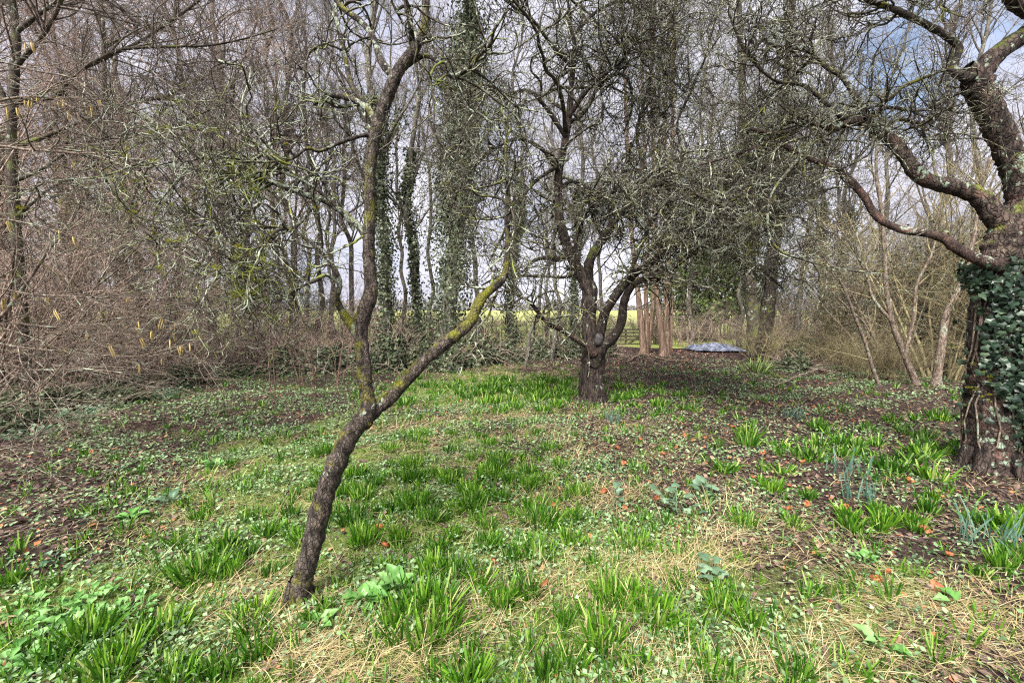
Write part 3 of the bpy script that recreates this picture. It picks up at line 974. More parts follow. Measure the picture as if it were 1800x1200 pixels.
L1 += [limb(a1, LL, [(660, 212, 12), (643, 183, 11), (621, 155, 11), (612, 130, 10), (602, 80, 9), (590, 20, 8), (598, -60, 6)], Yf + .15, Yf + .5, M['apple_limb'], 9, 50)]
L1 += [limb(a1, LL, [(702, 122, 16), (727, 107, 11), (747, 98, 9), (767, 107, 9), (783, 123, 9), (798, 135, 9), (827, 117, 8), (840, 100, 8), (862, 78, 7), (868, 55, 6), (890, 20, 4)], Yf + .2, Yf - .15, M['apple_limb'], 9, 70)]
L1 += [limb(a1, LL, [(796, 134, 7), (812, 165, 6), (822, 190, 5), (850, 205, 4), (890, 240, 3)], Yf, Yf - .1, M['apple_limb'], 8, 36)]
L1 += [limb(a1, LL, [(726, 92, 14), (722, 50, 12), (716, 10, 10), (690, -40, 8), (640, -100, 5)], Yf + .2, Yf - .3, M['apple_limb'], 9, 40)]
L1 += [limb(a1, LL, [(622, 405, 9), (590, 300, 0.5)][:1] + [(600, 372, 8), (540, 322, 7), (470, 300, 6), (400, 330, 5), (370, 370, 5), (385, 420, 4), (425, 510, 3)], Yf + .1, Yf - .2, M['apple_lichen'], 8, 50)]
for p_ in ([(480, 322, 7), (440, 345, 6), (420, 380, 6), (428, 440, 6), (427, 512, 5)], [(410, 305, 6), (380, 330, 6), (360, 350, 5), (372, 392, 4)], [(450, 398, 5), (470, 440, 4), (440, 470, 4), (400, 455, 3)],
           [(560, 350, 6), (520, 400, 5), (470, 420, 4), (445, 470, 4), (490, 525, 3)], [(330, 298, 5), (300, 330, 5), (270, 380, 4), (280, 470, 4)], [(250, 285, 5), (180, 310, 4), (90, 320, 3), (10, 355, 3)]):
    L1 += [limb(a1, LL, p_, Yf + .05, Yf - .05 + rng.uniform(-.25, .25), M['apple_lichen'], 8, 34, .2)]
P, R = stack(L1)
# keep the lower trunk and the limb near it free of twigs
w = np.array([4] + [16] + [9, 22, 12, 7, 12, 12, 12, 7, 9, 10] + [9] * 6)
B0 = grow(P[[1, 2, 3, 4, 11, 12, 13, 14, 15, 16]], R[[1, 2, 3, 4, 11, 12, 13, 14, 15, 16]], np.array([0, 4, 11, 6, 7, 6, 5, 5, 5, 3]), (.35, 1.0), 18, (30, 80), .7, -.012, .015, .8, .45, .3, 1.0, .3, .3)
P, R = np.concatenate([P, B0[0]]), np.concatenate([R, B0[1]])
w = np.concatenate([w, np.full(len(B0[0]), 4)])
B1 = grow(P, R, rng.poisson(w * 1.0), (.2, .85), 12, (35, 100), .42, -.01, .0085, .6, .4, .45, 1.0)
B2 = grow(*B1, 3.8, (.08, .34), 8, (35, 95), .46, -.005, .0048, .75, .45, .15, 1.0)
B3 = grow(*B2, 2.0, (.03, .14), 5, (35, 100), .45, 0, .0032, .8, .5, .2, 1.0)
mb = MB()
add_tubes(mb, *B0, 8, .35, 30)
add_tubes(mb, *B1, 6, .32, 45)
add_tubes(mb, *B2, 5, .4, 70)
add_tubes(mb, *B3, 4)
mb.build('crown', M['apple_twig'], a1)
left = [3, 2, 11, 12, 13, 14, 15, 16]
q0 = B0[0][:, 3:15:2].reshape(-1, 3) + np.array([0, 0, .01])
pts = np.concatenate([q0[rng.random(len(q0)) < .45]] + [P[i][5:] + np.array([0, 0, 1]) * R[i][5:, None] * .7 for i in left])
pts = pts[rng.random(len(pts)) < .42]
q = B1[0][rng.integers(len(B1[0]), size=70), 5]
qpx, _ = project(q[:, 0], q[:, 1], q[:, 2])
q = q[qpx < 620]
moss_lumps(a1, np.concatenate([pts, q[:26]]), .013, 0, M['moss'], dens=110)
moss_lumps(a1, np.array([at(427, 513, Yf), at(415, 517, Yf), at(438, 516, Yf)]), .02, 0, M['moss'], dens=400)
def moss_on(limb_, lo, hi, step, side):
    """points on the given side of a limb between two of its fractions"""
    P_, R_ = limb_
    n_ = len(P_)
    k_ = np.arange(int(lo * n_), int(hi * n_), step)
    o_ = unit(np.asarray(side) + rng.normal(size=(len(k_), 3)) * .5)
    return P_[k_] + o_ * R_[k_][:, None] * .92


mp_ = np.concatenate([moss_on(L1[0], .245, .36, 1, (-.1, -.8, .5)) for _ in range(2)] + [moss_on(L1[1], .03, .2, 1, (-.2, -.6, .8)) for _ in range(5)] + [moss_on(L1[1], .2, .6, 2, (0, -.3, 1)), moss_on(L1[2], 0, .35, 1, (0, -.5, .8)), moss_on(L1[0], .0, .04, 1, (0, -1, .2))])
moss_lumps(a1, mp_, .010, 0, M['moss'], dens=75)
moss_lumps(a1, np.concatenate([L1[1][0][8:24:2] + np.array([0, -.01, .03]), L1[0][0][60:70:3] + np.array([-.005, -.03, 0])]), .016, 0, M['moss'], dens=110)
q = np.concatenate([B1[0][rng.integers(len(B1[0]), size=230), rng.integers(2, 8)], B2[0][rng.integers(len(B2[0]), size=240), 3]])
moss_lumps(a1, q, .006, 0, M['lichen'], 'lichen', dens=26)

# ---- old apple in the middle
WF = 0.72
xb, yb = ground(1041, 700)
a2 = thing('apple_tree', 'old apple tree in mid clearing with dark trunk forking low into wide limbs', 'tree', (0, 0, 0))
tr2 = [(1041, 722, 84), (1041, 704, 74), (1041, 685, 66), (1041, 655, 61), (1043, 625, 57), (1040, 605, 44), (1036, 580, 38), (1035, 545, 38), (1037, 512, 38), (1028, 494, 32), (1014, 470, 26), (1004, 450, 25), (994, 425, 24), (986, 395, 22),
       (982, 360, 21), (981, 320, 20), (985, 285, 18), (993, 250, 17), (999, 215, 15), (1002, 180, 14), (1006, 130, 12), (1010, 80, 11), (1000, 20, 9), (1006, -60, 7), (1000, -150, 5)]
L2 = [limb(a2, 'trunk', tr2, yb, yb - .1, M['centre_trunk'], 28, 190, .06, lf=8)]
yy = yb
roots(a2, xb, yb - .02, .17, 5, .10, M['centre_trunk'])
L2 += [limb(a2, LL, [(1036, 520, 28), (1035, 490, 24), (1036, 462, 23), (1048, 437, 22), (1067, 410, 20), (1093, 372, 17), (1120, 350, 16), (1150, 327, 15), (1183, 310, 13), (1215, 302, 12), (1260, 300, 10), (1310, 290, 8), (1370, 285, 6)], yy - .02, yy - .7, M['centre_limb'], 12, 80)]
L2 += [limb(a2, LL, [(1044, 612, 34), (1054, 585, 26), (1062, 553, 24), (1075, 530, 22), (1097, 500, 22), (1120, 477, 21), (1150, 460, 20), (1180, 436, 18), (1208, 427, 16), (1236, 408, 14), (1290, 372, 12), (1340, 332, 10), (1400, 300, 8), (1460, 250, 6)], yy, yy - .9, M['centre_limb'], 12, 90)]
L2 += [limb(a2, LL, [(1042, 640, 38), (1056, 613, 28), (1078, 592, 25), (1092, 567, 22), (1097, 530, 20), (1110, 503, 19), (1133, 490, 18), (1167, 477, 17), (1200, 457, 16), (1220, 440, 15), (1242, 413, 14), (1267, 396, 12), (1300, 350, 10), (1330, 280, 8), (1350, 200, 6)], yy - .12, yy - 1.1, M['centre_limb'], 12, 100)]
L2 += [limb(a2, LL, [(1044, 622, 30), (1032, 608, 17), (1012, 596, 14), (987, 580, 12), (960, 567, 12), (947, 550, 11), (933, 533, 10), (915, 521, 8), (893, 512, 6), (877, 513, 4)], yy - .22, yy - .6, M['red_limb'], 10, 60)]
L2 += [limb(a2, LL, [(1008, 480, 14), (993, 487, 8), (967, 486, 8), (933, 485, 7), (893, 485, 6), (867, 491, 5), (846, 502, 4)], yy - .1, yy - .3, M['centre_limb'], 8, 50)]
L2 += [limb(a2, LL, [(998, 448, 14), (983, 457, 12), (967, 453, 11), (948, 455, 9), (932, 464, 7), (918, 480, 4)], yy - .1, yy - .5, M['centre_limb'], 8, 40)]
L2 += [limb(a2, LL, [(1000, 205, 14), (1023, 170, 11), (1050, 140, 9), (1090, 110, 7), (1130, 60, 6), (1180, 20, 4)], yy - .1, yy - .6, M['centre_limb'], 8, 40)]
L2 += [limb(a2, LL, [(1017, 475, 12), (1012, 430, 10), (1022, 385, 9), (1045, 362, 9), (1072, 345, 8), (1100, 300, 7), (1110, 250, 5)], yy - .1, yy + .3, M['centre_limb'], 8, 40)]
L2 += [limb(a2, LL, [(984, 330, 14), (1010, 318, 9), (1035, 330, 9), (1055, 350, 7), (1085, 335, 5)], yy, yy - .4, M['centre_limb'], 8, 30)]
L2 += [limb(a2, LL, [(1228, 428, 12), (1250, 436, 9), (1273, 443, 8), (1297, 457, 8), (1323, 467, 7), (1352, 485, 6), (1378, 510, 4)], yy - .7, yy - 1.0, M['centre_limb'], 8, 40)]
L2 += [limb(a2, LL, [(1180, 318, 10), (1200, 270, 8), (1190, 220, 7), (1215, 160, 6), (1240, 100, 5), (1260, 30, 4), (1300, -60, 3)], yy - .4, yy - .8, M['centre_limb'], 8, 50)]
L2 += [limb(a2, LL, [(1120, 350, 9), (1128, 290, 8), (1120, 230, 7), (1140, 150, 6), (1150, 80, 5), (1140, -20, 4)], yy - .3, yy + .2, M['centre_limb'], 8, 50)]
L2 += [limb(a2, LL, [(982, 300, 12), (950, 260, 9), (905, 245, 8), (860, 270, 7), (820, 310, 5), (790, 370, 4)], yy - .1, yy - .8, M['centre_limb'], 8, 50)]
L2 += [limb(a2, LL, [(994, 240, 12), (960, 190, 9), (930, 160, 8), (890, 165, 7), (850, 150, 6), (800, 190, 4)], yy - .1, yy - .5, M['centre_limb'], 8, 50)]
L2 += [limb(a2, LL, [(1006, 120, 10), (970, 80, 8), (940, 40, 7), (900, 10, 6), (850, -30, 4)], yy - .1, yy - .9, M['centre_limb'], 8, 40)]
L2 += [limb(a2, LL, [(1010, 60, 9), (1050, 20, 7), (1110, -10, 6), (1180, -60, 4)], yy - .1, yy + .2, M['centre_limb'], 8, 40)]
L2 += [limb(a2, LL, [(1100, 500, 10), (1150, 380, 8), (1190, 350, 7), (1240, 345, 6), (1290, 320, 5), (1350, 340, 4)], yy - .5, yy - 1.6, M['centre_limb'], 8, 40)]
L2 += [limb(a2, LL, [(985, 290, 10), (940, 320, 8), (905, 370, 7), (880, 420, 5), (860, 460, 3)], yy - .1, yy - 1.2, M['centre_limb'], 8, 40)]
L2 += [limb(a2, LL, [(1060, 612, 8), (1067, 622, 5), (1072, 642, 4), (1073, 665, 4), (1067, 694, 4)], yy - .2, yy - .35, M['red_limb'], 8, 30, .04)]
L2 += [limb(a2, LL, [(1042, 538, 4), (1056, 548, 4), (1062, 565, 4), (1061, 585, 4)], yy - .25, yy - .3, M['centre_limb'], 8, 24, .04)]
mbs = MB()
pS = at(1053, 597, yy - .26)
th, ph = np.meshgrid(np.linspace(0, pi, 9), np.linspace(0, 2 * pi, 13)[:-1], indexing='ij')
vs = np.stack([.075 * np.sin(th) * np.cos(ph), .06 * np.sin(th) * np.sin(ph), .11 * np.cos(th)], -1)
vs = vs * (1 + .12 * vn3(vs, 30)[..., None]) + pS
ii = np.arange(9 * 12).reshape(9, 12)
mbs.add(vs, quads=np.stack([ii[:-1], ii[1:], np.roll(ii[1:], -1, 1), np.roll(ii[:-1], -1, 1)], -1))
mbs.build('pruned_stub', M['stub'], a2)
P, R = stack(L2[:-2])
w = np.array([14, 20, 24, 24, 6, 5, 5, 17, 15, 11, 10, 18, 18, 18, 18, 18, 16, 15, 14])
B0 = grow(P[[0, 1, 2, 3, 7, 8, 11, 12, 13, 14, 15, 16]], R[[0, 1, 2, 3, 7, 8, 11, 12, 13, 14, 15, 16]], np.array([9, 7, 8, 9, 6, 3, 6, 6, 4, 4, 4, 5]), (1.3, 3.2), 18, (40, 90), .42, -.004, .036, .75, .3, .45, 1.0, .3)
P, R = np.concatenate([P, B0[0]]), np.concatenate([R, B0[1]])
w = np.concatenate([w, np.full(len(B0[0]), 10)])
B1 = grow(P, R, rng.poisson(w * 1.0), (.6, 2.1), 14, (30, 95), .38, .012, .021, .65, .35, .3, 1.0)
B2 = grow(*B1, 6.8, (.3, 1.3), 11, (35, 95), .42, -.006, .0125, .7, .4, .15, 1.0)
B3 = grow(*B2, 2.3, (.15, .55), 7, (35, 95), .42, 0, .0068, .8, .5, .15, 1.0)
mb = MB()
add_tubes(mb, *B0, 8, .2, 15)
add_tubes(mb, *B1, 6, .25, 20)
add_tubes(mb, *B2, 4)
add_tubes(mb, *B3, 3)
mb.build('crown', M['centre_twig'], a2)
q = np.concatenate([B1[0][rng.integers(len(B1[0]), size=130), rng.integers(2, 9)], P[[1, 2, 3, 6, 11, 14]][:, 7:16].reshape(-1, 3) + np.array([0, 0, .035])])
moss_lumps(a2, q, .022, 0, M['moss'], dens=70)

# ---- big apple with ivy on the right
WF = 0.97
xc, yc = ground(1738, 832)
a3 = thing('apple_tree', 'big leaning apple tree at the right edge with ivy on its lower trunk', 'tree', (0, 0, 0))
tr3 = [(1742, 870, 170), (1740, 835, 128), (1744, 780, 112), (1742, 700, 106), (1748, 620, 106), (1756, 540, 110), (1764, 470, 108), (1778, 410, 96), (1800, 360, 80), (1790, 320, 62), (1770, 260, 58), (1750, 215, 58), (1733, 180, 58), (1716, 145, 60), (1712, 128, 52), (1700, 118, 30)]
L3 = [limb(a3, 'trunk', tr3, yc, yc + .05, M['right_trunk'], 28, 170, .05, lf=6)]
Yr = yc
roots(a3, xc, yc, .17, 5, .12, M['centre_trunk'])
L3 += [limb(a3, LL, [(1712, 150, 46), (1740, 108, 46), (1773, 80, 45), (1805, 58, 44), (1850, 20, 40), (1900, -50, 36), (1930, -150, 28), (1920, -260, 18)], Yr + .03, Yr, M['right_trunk'], 16, 60)]
L3 += [limb(a3, LL, [(1850, 22, 34), (1815, 22, 36), (1788, 5, 34), (1768, -20, 28), (1740, -70, 22), (1700, -130, 15)], Yr, Yr - .25, M['right_trunk'], 14, 40)]
L3 += [limb(a3, LL, [(1706, 140, 30), (1676, 124, 17), (1682, 100, 15), (1685, 82, 15), (1655, 58, 15), (1602, 30, 14), (1560, 12, 12), (1515, -2, 11), (1460, -30, 9), (1400, -80, 6)], Yr, Yr + .4, M['apple_limb'], 11, 70)]
L3 += [limb(a3, LL, [(1690, 132, 14), (1663, 123, 9), (1622, 138, 8), (1587, 153, 7), (1560, 178, 7), (1520, 190, 6), (1470, 180, 4)], Yr, Yr + .3, M['apple_limb'], 9, 50)]
L3 += [limb(a3, LL, [(1790, 420, 60), (1752, 382, 50), (1720, 347, 42), (1682, 330, 38), (1642, 322, 34), (1613, 307, 30), (1595, 281, 28), (1577, 257, 27), (1550, 234, 25), (1518, 214, 22), (1490, 217, 17), (1465, 226, 14), (1420, 215, 11), (1370, 235, 8), (1310, 225, 6)], Yr, Yr + .6, M['right_trunk'], 16, 110, .08, lf=9)]
L3 += [limb(a3, LL, [(1770, 470, 44), (1725, 458, 28), (1683, 437, 26), (1660, 420, 22), (1627, 410, 20), (1590, 405, 18), (1553, 390, 17), (1533, 370, 16), (1520, 347, 15), (1500, 323, 14), (1477, 300, 13), (1447, 287, 12), (1407, 273, 10), (1360, 250, 8), (1300, 270, 6), (1230, 290, 4)], Yr - .08, Yr + .7, M['red_limb'], 12, 100, .1, lf=14)]
L3 += [limb(a3, LL, [(1450, 288, 10), (1454, 263, 8), (1441, 232, 8), (1428, 216, 6), (1400, 205, 4)], Yr + .5, Yr + .4, M['apple_limb'], 8, 36)]
L3 += [limb(a3, LL, [(1530, 220, 14), (1518, 190, 12), (1500, 165, 11), (1480, 135, 10), (1455, 120, 9), (1420, 90, 8), (1360, 80, 6), (1340, 55, 5), (1365, 30, 4)], Yr + .35, Yr + .6, M['apple_limb'], 9, 60)]
L3 += [limb(a3, LL, [(1520, 210, 12), (1560, 190, 8), (1610, 195, 7), (1650, 190, 6), (1690, 200, 4)], Yr + .3, Yr + .1, M['apple_limb'], 8, 36)]
L3 += [limb(a3, LL, [(1545, 232, 10), (1580, 210, 8), (1625, 215, 7), (1680, 180, 4)], Yr + .3, Yr + .6, M['apple_limb'], 8, 36)]
L3 += [limb(a3, LL, [(1470, 228, 10), (1430, 250, 8), (1395, 290, 6), (1357, 340, 5), (1350, 400, 5), (1367, 437, 5), (1413, 457, 5), (1467, 470, 4), (1512, 478, 4), (1548, 481, 3)], Yr + .5, Yr + .3, M['apple_lichen'], 8, 60)]
L3 += [limb(a3, LL, [(1490, 218, 10), (1450, 180, 8), (1410, 150, 7), (1360, 140, 6), (1310, 90, 5), (1280, 20, 4)], Yr + .5, Yr + .3, M['apple_limb'], 8, 50)]
L3 += [limb(a3, LL, [(1420, 275, 9), (1380, 310, 8), (1350, 370, 6), (1310, 400, 5), (1290, 440, 3)], Yr + .6, Yr + .9, M['apple_limb'], 8, 40)]
L3 += [limb(a3, LL, [(1407, 273, 8), (1370, 320, 6), (1320, 330, 5), (1270, 360, 4), (1220, 340, 3)], Yr + .6, Yr + .2, M['apple_limb'], 8, 40)]
P, R = stack(L3)
w = np.array([0, 9, 11, 17, 9, 12, 12, 6, 19, 8, 8, 10, 19, 14, 14])
B1 = grow(P, R, rng.poisson(w * 1.3), (.4, 1.3), 12, (30, 90), .34, .0, .0105, .6, .35, .42, 1.0)
B2 = grow(*B1, 7, (.18, .65), 9, (30, 85), .36, .0, .006, .7, .4, .15, 1.0)
B3 = grow(*B2, 4.5, (.06, .28), 6, (30, 85), .3, 0, .0038, .8, .5, .15, 1.0)
mb = MB()
add_tubes(mb, *B1, 6, .18, 30)
add_tubes(mb, *B2, 4)
add_tubes(mb, *B3, 3)
mb.build('crown', M['centre_twig'], a3)
q = np.concatenate([P[5][12:17] + np.array([0, 0, .03]), P[8][2:9] + np.array([0, 0, .02]), B1[0][rng.integers(len(B1[0]), size=40), 4]])
moss_lumps(a3, q, .018, 0, M['moss'], dens=90)
moss_lumps(a3, np.array([at(1722 + rng.uniform(-26, 26), 680 + rng.normal() * 26, Yr - .19) for k in range(16)]), .013, 0, M['moss'], dens=70)
# ivy on the lower trunk: leaves standing off the bark, thick on the right-hand side
TP, TR = L3[0]
n = 5200
k = rng.integers(18, 92, n)
ang = rng.uniform(0, 2 * pi, n)
cc = TP[k]
rad = TR[k] * 1.05 + rng.uniform(0, .11, n)
dv = np.stack([np.cos(ang), np.sin(ang), np.zeros(n)], 1)
pos = cc + dv * rad[:, None] + np.array([0, 0, 1]) * rng.normal(size=n)[:, None] * .03
ppx, ppy = project(pos[:, 0], pos[:, 1], pos[:, 2])
edge = 1715 + 60 * np.clip((ppy - 560) / 120, -.6, 1) + 25 * np.sin(ppy / 38.0)
kk = (rng.random(n) < np.clip((ppx - edge) / 30 + .6, 0.03, 1)) & (ppy > 440 + 30 * np.sin(ppx / 17) + rng.normal(size=n) * 38)
pos, dv = pos[kk], dv[kk]
mb = MB()
add_leaves(mb, pos, dv, (.02 + .055 * rng.random(len(pos)) ** 1.6), IVY, .6, hang=(0, 0, -1))
st = []
for j in range(14):
    a_ = rng.uniform(0, 2 * pi)
    ks = np.linspace(8, 88, 12).astype(int)
    aa = a_ + np.cumsum(rng.normal(size=12) * .18)
    st.append(TP[ks] + np.stack([np.cos(aa), np.sin(aa), 0 * aa], 1) * (TR[ks] * 1.06)[:, None])
ivy3 = mb.build('ivy', M['ivy'], a3, smooth=False)
mb = MB()
add_tubes(mb, np.array(st), np.full((14, 12), .007), 6)
mb.build('ivy_stem', M['hazel_bark'], ivy3)
#BACK

# ------------------------------------------------------------------ kinds of background plants, built once at the origin
def stem_line(h, K, wob, lean=(0, 0), z0=-.15):
    z = np.linspace(0, 1, K)
    xy = np.cumsum(rng.normal(size=(K, 2)) * wob, 0) + z[:, None] * np.asarray(lean)
    xy -= xy[0]
    return np.concatenate([xy, (z0 + z * (h - z0))[:, None]], 1)


def tall_tree(h, r, n1, len1, ang, twig_mat, trunk_mat, n2=7, n3=6, t0=.28, ivy=0, ivy_h=8, ivy_w=.3, up=.05, r3=.0095, wob=.13, nstem=1, bushy=0):
    mbt, lines, rads = MB(), [], []
    for s in range(nstem):
        a = 2 * pi * s / nstem + rng.uniform(-.4, .4)
        k = 0 if nstem == 1 else 1
        Pt = stem_line(h * rng.uniform(.88, 1), 18, wob, (math.cos(a) * 1.5 * k, math.sin(a) * 1.5 * k))
        Pt[:, :2] += np.array([math.cos(a), math.sin(a)]) * r * .9 * k
        Rt = r * (np.linspace(1, .12, 18) ** .85)
        Rt[0] *= 1.5
        Rt[1] *= 1.1
        add_tubes(mbt, *[q[None] for q in resample(Pt, Rt, 60)], 10, .07, 7)
        lines.append(Pt)
        rads.append(Rt)
    P, R = np.array(lines), np.array(rads)
    B1 = grow(P, R, n1, len1, 10, ang, .09, up, r * .33, .55, .25, t0, .98, .55)
    B2 = grow(*B1, n2, (.7, 1.9), 7, (25, 65), .16, up * .6, .016, .6, .35, .15, 1.0, .3)
    B3 = grow(*B2, n3, (.3, .95), 5, (25, 65), .16, up * .5, r3, .75, .5, .1, 1.0, .2)
    add_tubes(mbt, *B1, 5)
    mbc = MB()
    add_tubes(mbc, *B2, 3)
    add_tubes(mbc, *B3, 3)
    parts = [('trunk', mbt.mesh('trunk', trunk_mat), None), ('crown', mbc.mesh('crown', twig_mat), None)]
    if ivy:
        mbi = MB()
        i = rng.integers(len(P), size=ivy)
        z = rng.random(ivy) ** .8 * ivy_h
        s = np.clip((z + .15) / h * 17, 0, 16.99)
        k = s.astype(int)
        f = (s - k)[:, None]
        c = P[i, k] * (1 - f) + P[i, k + 1] * f
        a = rng.uniform(0, 2 * pi, ivy)
        dv = np.stack([np.cos(a), np.sin(a), np.zeros(ivy)], 1)
        bulge = 1 + .7 * vn3(c * np.array([1, 1, 1]) + dv * .6, 1.6)
        rr = R[i, k] + ivy_w * np.abs(rng.normal(size=ivy)) * np.clip(bulge, .15, 2) * (1 - .5 * z / ivy_h)
        pos = c + dv * rr[:, None]
        pos[:, 2] = z
        if bushy:
            nb = B1[0].shape[0]
            j = rng.integers(nb, size=bushy)
            kk = rng.integers(0, 6, bushy)
            pb = B1[0][j, kk] + rng.normal(size=(bushy, 3)) * np.array([.2, .2, .28])
            pb = pb[pb[:, 2] < ivy_h]
            add_leaves(mbi, pb, (0, 0, .5), rng.uniform(.035, .085, len(pb)), CHIP, .8)
        add_leaves(mbi, pos, dv + np.array([0, 0, .3]), rng.uniform(.035, .085, ivy), CHIP, .6)
        parts.append(('ivy', mbi.mesh('ivy', M['far_ivy'], False), None))
    return parts


def shrub(nst, hgt, splay, foot, mat, n2=6, n3=5, len2=(.4, 1.1), len3=(.15, .5), up=.03, r=.010, rt=.003, noise=.10, leaves=0, leafmat_=None, leafsize=.08, tpl=LEAF):
    a = rng.uniform(0, 2 * pi, nst)
    rr = foot * np.sqrt(rng.random(nst))
    base = np.stack([np.cos(a) * rr, np.sin(a) * rr, np.full(nst, -.08)], 1)
    d = unit(np.stack([np.cos(a) * splay * rng.uniform(.1, 1.2, nst), np.sin(a) * splay * rng.uniform(.1, 1.2, nst), np.ones(nst)], 1))
    K = 11
    P = np.empty((nst, K, 3))
    P[:, 0] = base
    ln = hgt * rng.uniform(.55, 1.05, nst)
    for k in range(1, K):
        d = unit(d + rng.normal(size=(nst, 3)) * noise + np.array([0, 0, up - .02]))
        P[:, k] = P[:, k - 1] + d * (ln / (K - 1))[:, None]
    R = (r * rng.uniform(.6, 1.5, nst))[:, None] * np.linspace(1, .3, K)[None]
    B2 = grow(P, R, n2, len2, 7, (20, 65), noise * 1.5, up, r * .45, .6, .4, .15, 1.0, .4)
    B3 = grow(*B2, n3, len3, 5, (25, 70), noise * 2, up * .5, rt, .8, .5, .1, 1.0, .2)
    m1 = MB()
    add_tubes(m1, P, R, 6, .08, 20)
    m2 = MB()
    add_tubes(m2, *B2, 3)
    add_tubes(m2, *B3, 3)
    parts = [('stems', m1.mesh('stems', mat), None), ('crown', m2.mesh('twigs', mat), None)]
    if leaves:
        q = np.concatenate([B2[0][:, 2:].reshape(-1, 3), B3[0].reshape(-1, 3)])
        q = q[rng.integers(len(q), size=leaves)] + rng.normal(size=(leaves, 3)) * .05
        m3 = MB()
        add_leaves(m3, q, (0, -.15, .8), leafsize * rng.uniform(.6, 1.2, leaves), tpl, .8)
        parts.append(('foliage', m3.mesh('foliage', leafmat_, False), None))
    return parts


def mound(w, h, n, mat, size, tpl=IVY, stems=120):
    q = rng.normal(size=(n, 3))
    q[:, 2] = np.abs(q[:, 2])
    q = unit(q)
    rr = rng.uniform(.55, 1.0, n) ** .5 * (1 + .28 * vn3(q, 3.1) + .15 * vn3(q, 8, 2))
    pos = q * rr[:, None] * np.array([w, w * .6, h])
    m1 = MB()
    add_leaves(m1, pos, q + np.array([0, 0, .6]), size * rng.uniform(.6, 1.2, n), tpl, .55)
    b = np.stack([rng.uniform(-w, w, stems) * .7, rng.uniform(-w, w, stems) * .4, np.full(stems, -.05)], 1)
    P = np.empty((stems, 8, 3))
    P[:, 0] = b
    d = unit(rng.normal(size=(stems, 3)) * .8 + np.array([0, 0, 1.1]))
    for k in range(1, 8):
        P[:, k] = P[:, k - 1] + d * h * .24
        d = unit(d + rng.normal(size=(stems, 3)) * .22 - np.array([0, 0, .17]))
    m2 = MB()
    add_tubes(m2, P, np.repeat(np.linspace(.007, .003, 8)[None], stems, 0), 4)
    return [('foliage', m1.mesh('foliage', mat, False), None), ('stems', m2.mesh('stems', M['pink_twig']), None)]


def plant(parts, name, cat, px, py, label, group=None, s=1.0, rz=None, tilt=(0, 0), Y=None):
    """a thing with copies of a kind's parts, standing at a photo ground point (or at depth Y)"""
    if Y is None:
        x, y = ground(px, py)
    else:
        x, y = (px - 900) / F * Y, Y
    o = thing(name, label, cat, (x, y, float(zg(np.array(x), np.array(y))) if y < 15 else .1), group=group)
    o.rotation_euler = (tilt[0], tilt[1], rng.uniform(0, 6.28) if rz is None else rz)
    o.scale = s if hasattr(s, '__len__') else (s, s, s)
    for nm, me, _ in parts:
        c = bpy.data.objects.new(nm, me)
        C.objects.link(c)
        c.parent = o
    return o


G = M['grey_bark']
bare = [tall_tree(16, .115, 26, (2.2, 4.6), (18, 45), M['back_twig'], G), tall_tree(15, .095, 30, (1.8, 4.0), (20, 55), M['back_twig'], G), tall_tree(14, .085, 26, (1.6, 3.4), (20, 50), M['back_twig'], G)]
poles = [tall_tree(11, .075, 26, (1.0, 2.6), (25, 65), M['pink_twig'], M['hazel_bark'], 8, 7, .12, r3=.007, up=.02), tall_tree(10, .06, 28, (.9, 2.3), (25, 70), M['pink_twig'], M['mossy_bark'], 8, 7, .10, r3=.007, up=.02),
         tall_tree(12, .09, 26, (1.2, 2.9), (25, 60), M['back_twig'], M['hazel_bark'], 8, 7, .12, r3=.0075, up=.03)]
ivied = [tall_tree(15, .15, 24, (1.8, 4), (20, 50), M['back_twig'], G, ivy=6000, ivy_h=7.5, ivy_w=.2, bushy=2500), tall_tree(14, .11, 22, (1.6, 3.5), (20, 50), M['back_twig'], G, ivy=4000, ivy_h=6, ivy_w=.11, bushy=1200)]
bigivy = tall_tree(17, .22, 34, (1.5, 3.6), (25, 70), M['back_twig'], G, n2=9, n3=8, t0=.15, ivy=16000, ivy_h=10, ivy_w=.5, bushy=22000)
hedge = [shrub(30, 2.2, .6, .9, M['pink_twig'], 8, 5, (.4, 1.1), (.15, .5), 0.0, .011, .007, .11), shrub(28, 1.9, .8, .9, M['pink_twig'], 9, 5, (.4, 1.2), (.15, .5), -.01, .011, .007, .12), shrub(30, 2.6, .45, .8, M['back_twig'], 8, 5, (.5, 1.2), (.2, .55), .01, .012, .007, .10)]
sparse = shrub(11, 2.4, .9, .7, M['pink_twig'], 8, 4, (.5, 1.4), (.2, .6), -.005, .012, .006, .09)
hazelk = [shrub(18, 4.6, .45, .35, M['gold_twig'], 11, 6, (.6, 1.7), (.25, .8), .03, .022, .0065, .08), shrub(16, 4.2, .55, .4, M['hazel_bark'], 10, 6, (.6, 1.6), (.25, .8), .025, .02, .0065, .09, 1600, M['far_ivy'], .06, CHIP)]
briar = [shrub(30, 1.3, .6, .18, M['back_twig'], 8, 6, (.25, .6), (.1, .3), .01, .007, .005, .12)]
briar[0][0][1].materials[0] = briar[0][1][1].materials[0] = M['gold_twig']
laurelk = shrub(26, 2.9, .35, .7, M['hazel_bark'], 8, 5, (.4, .9), (.15, .4), .01, .016, .005, .10, 5200, M['laurel'], .11)
moundk = [mound(1.1, .62, 2400, M['far_ivy'], .075), mound(.9, .8, 2200, M['far_ivy'], .075)]
sapk = [shrub(2, 3.2, .10, .04, M['red_twig'], 7, 4, (.3, .9), (.15, .4), .05, .016, .0035, .06), shrub(4, 2.4, .16, .12, M['red_twig'], 6, 4, (.3, .7), (.12, .35), .05, .010, .003, .06)]

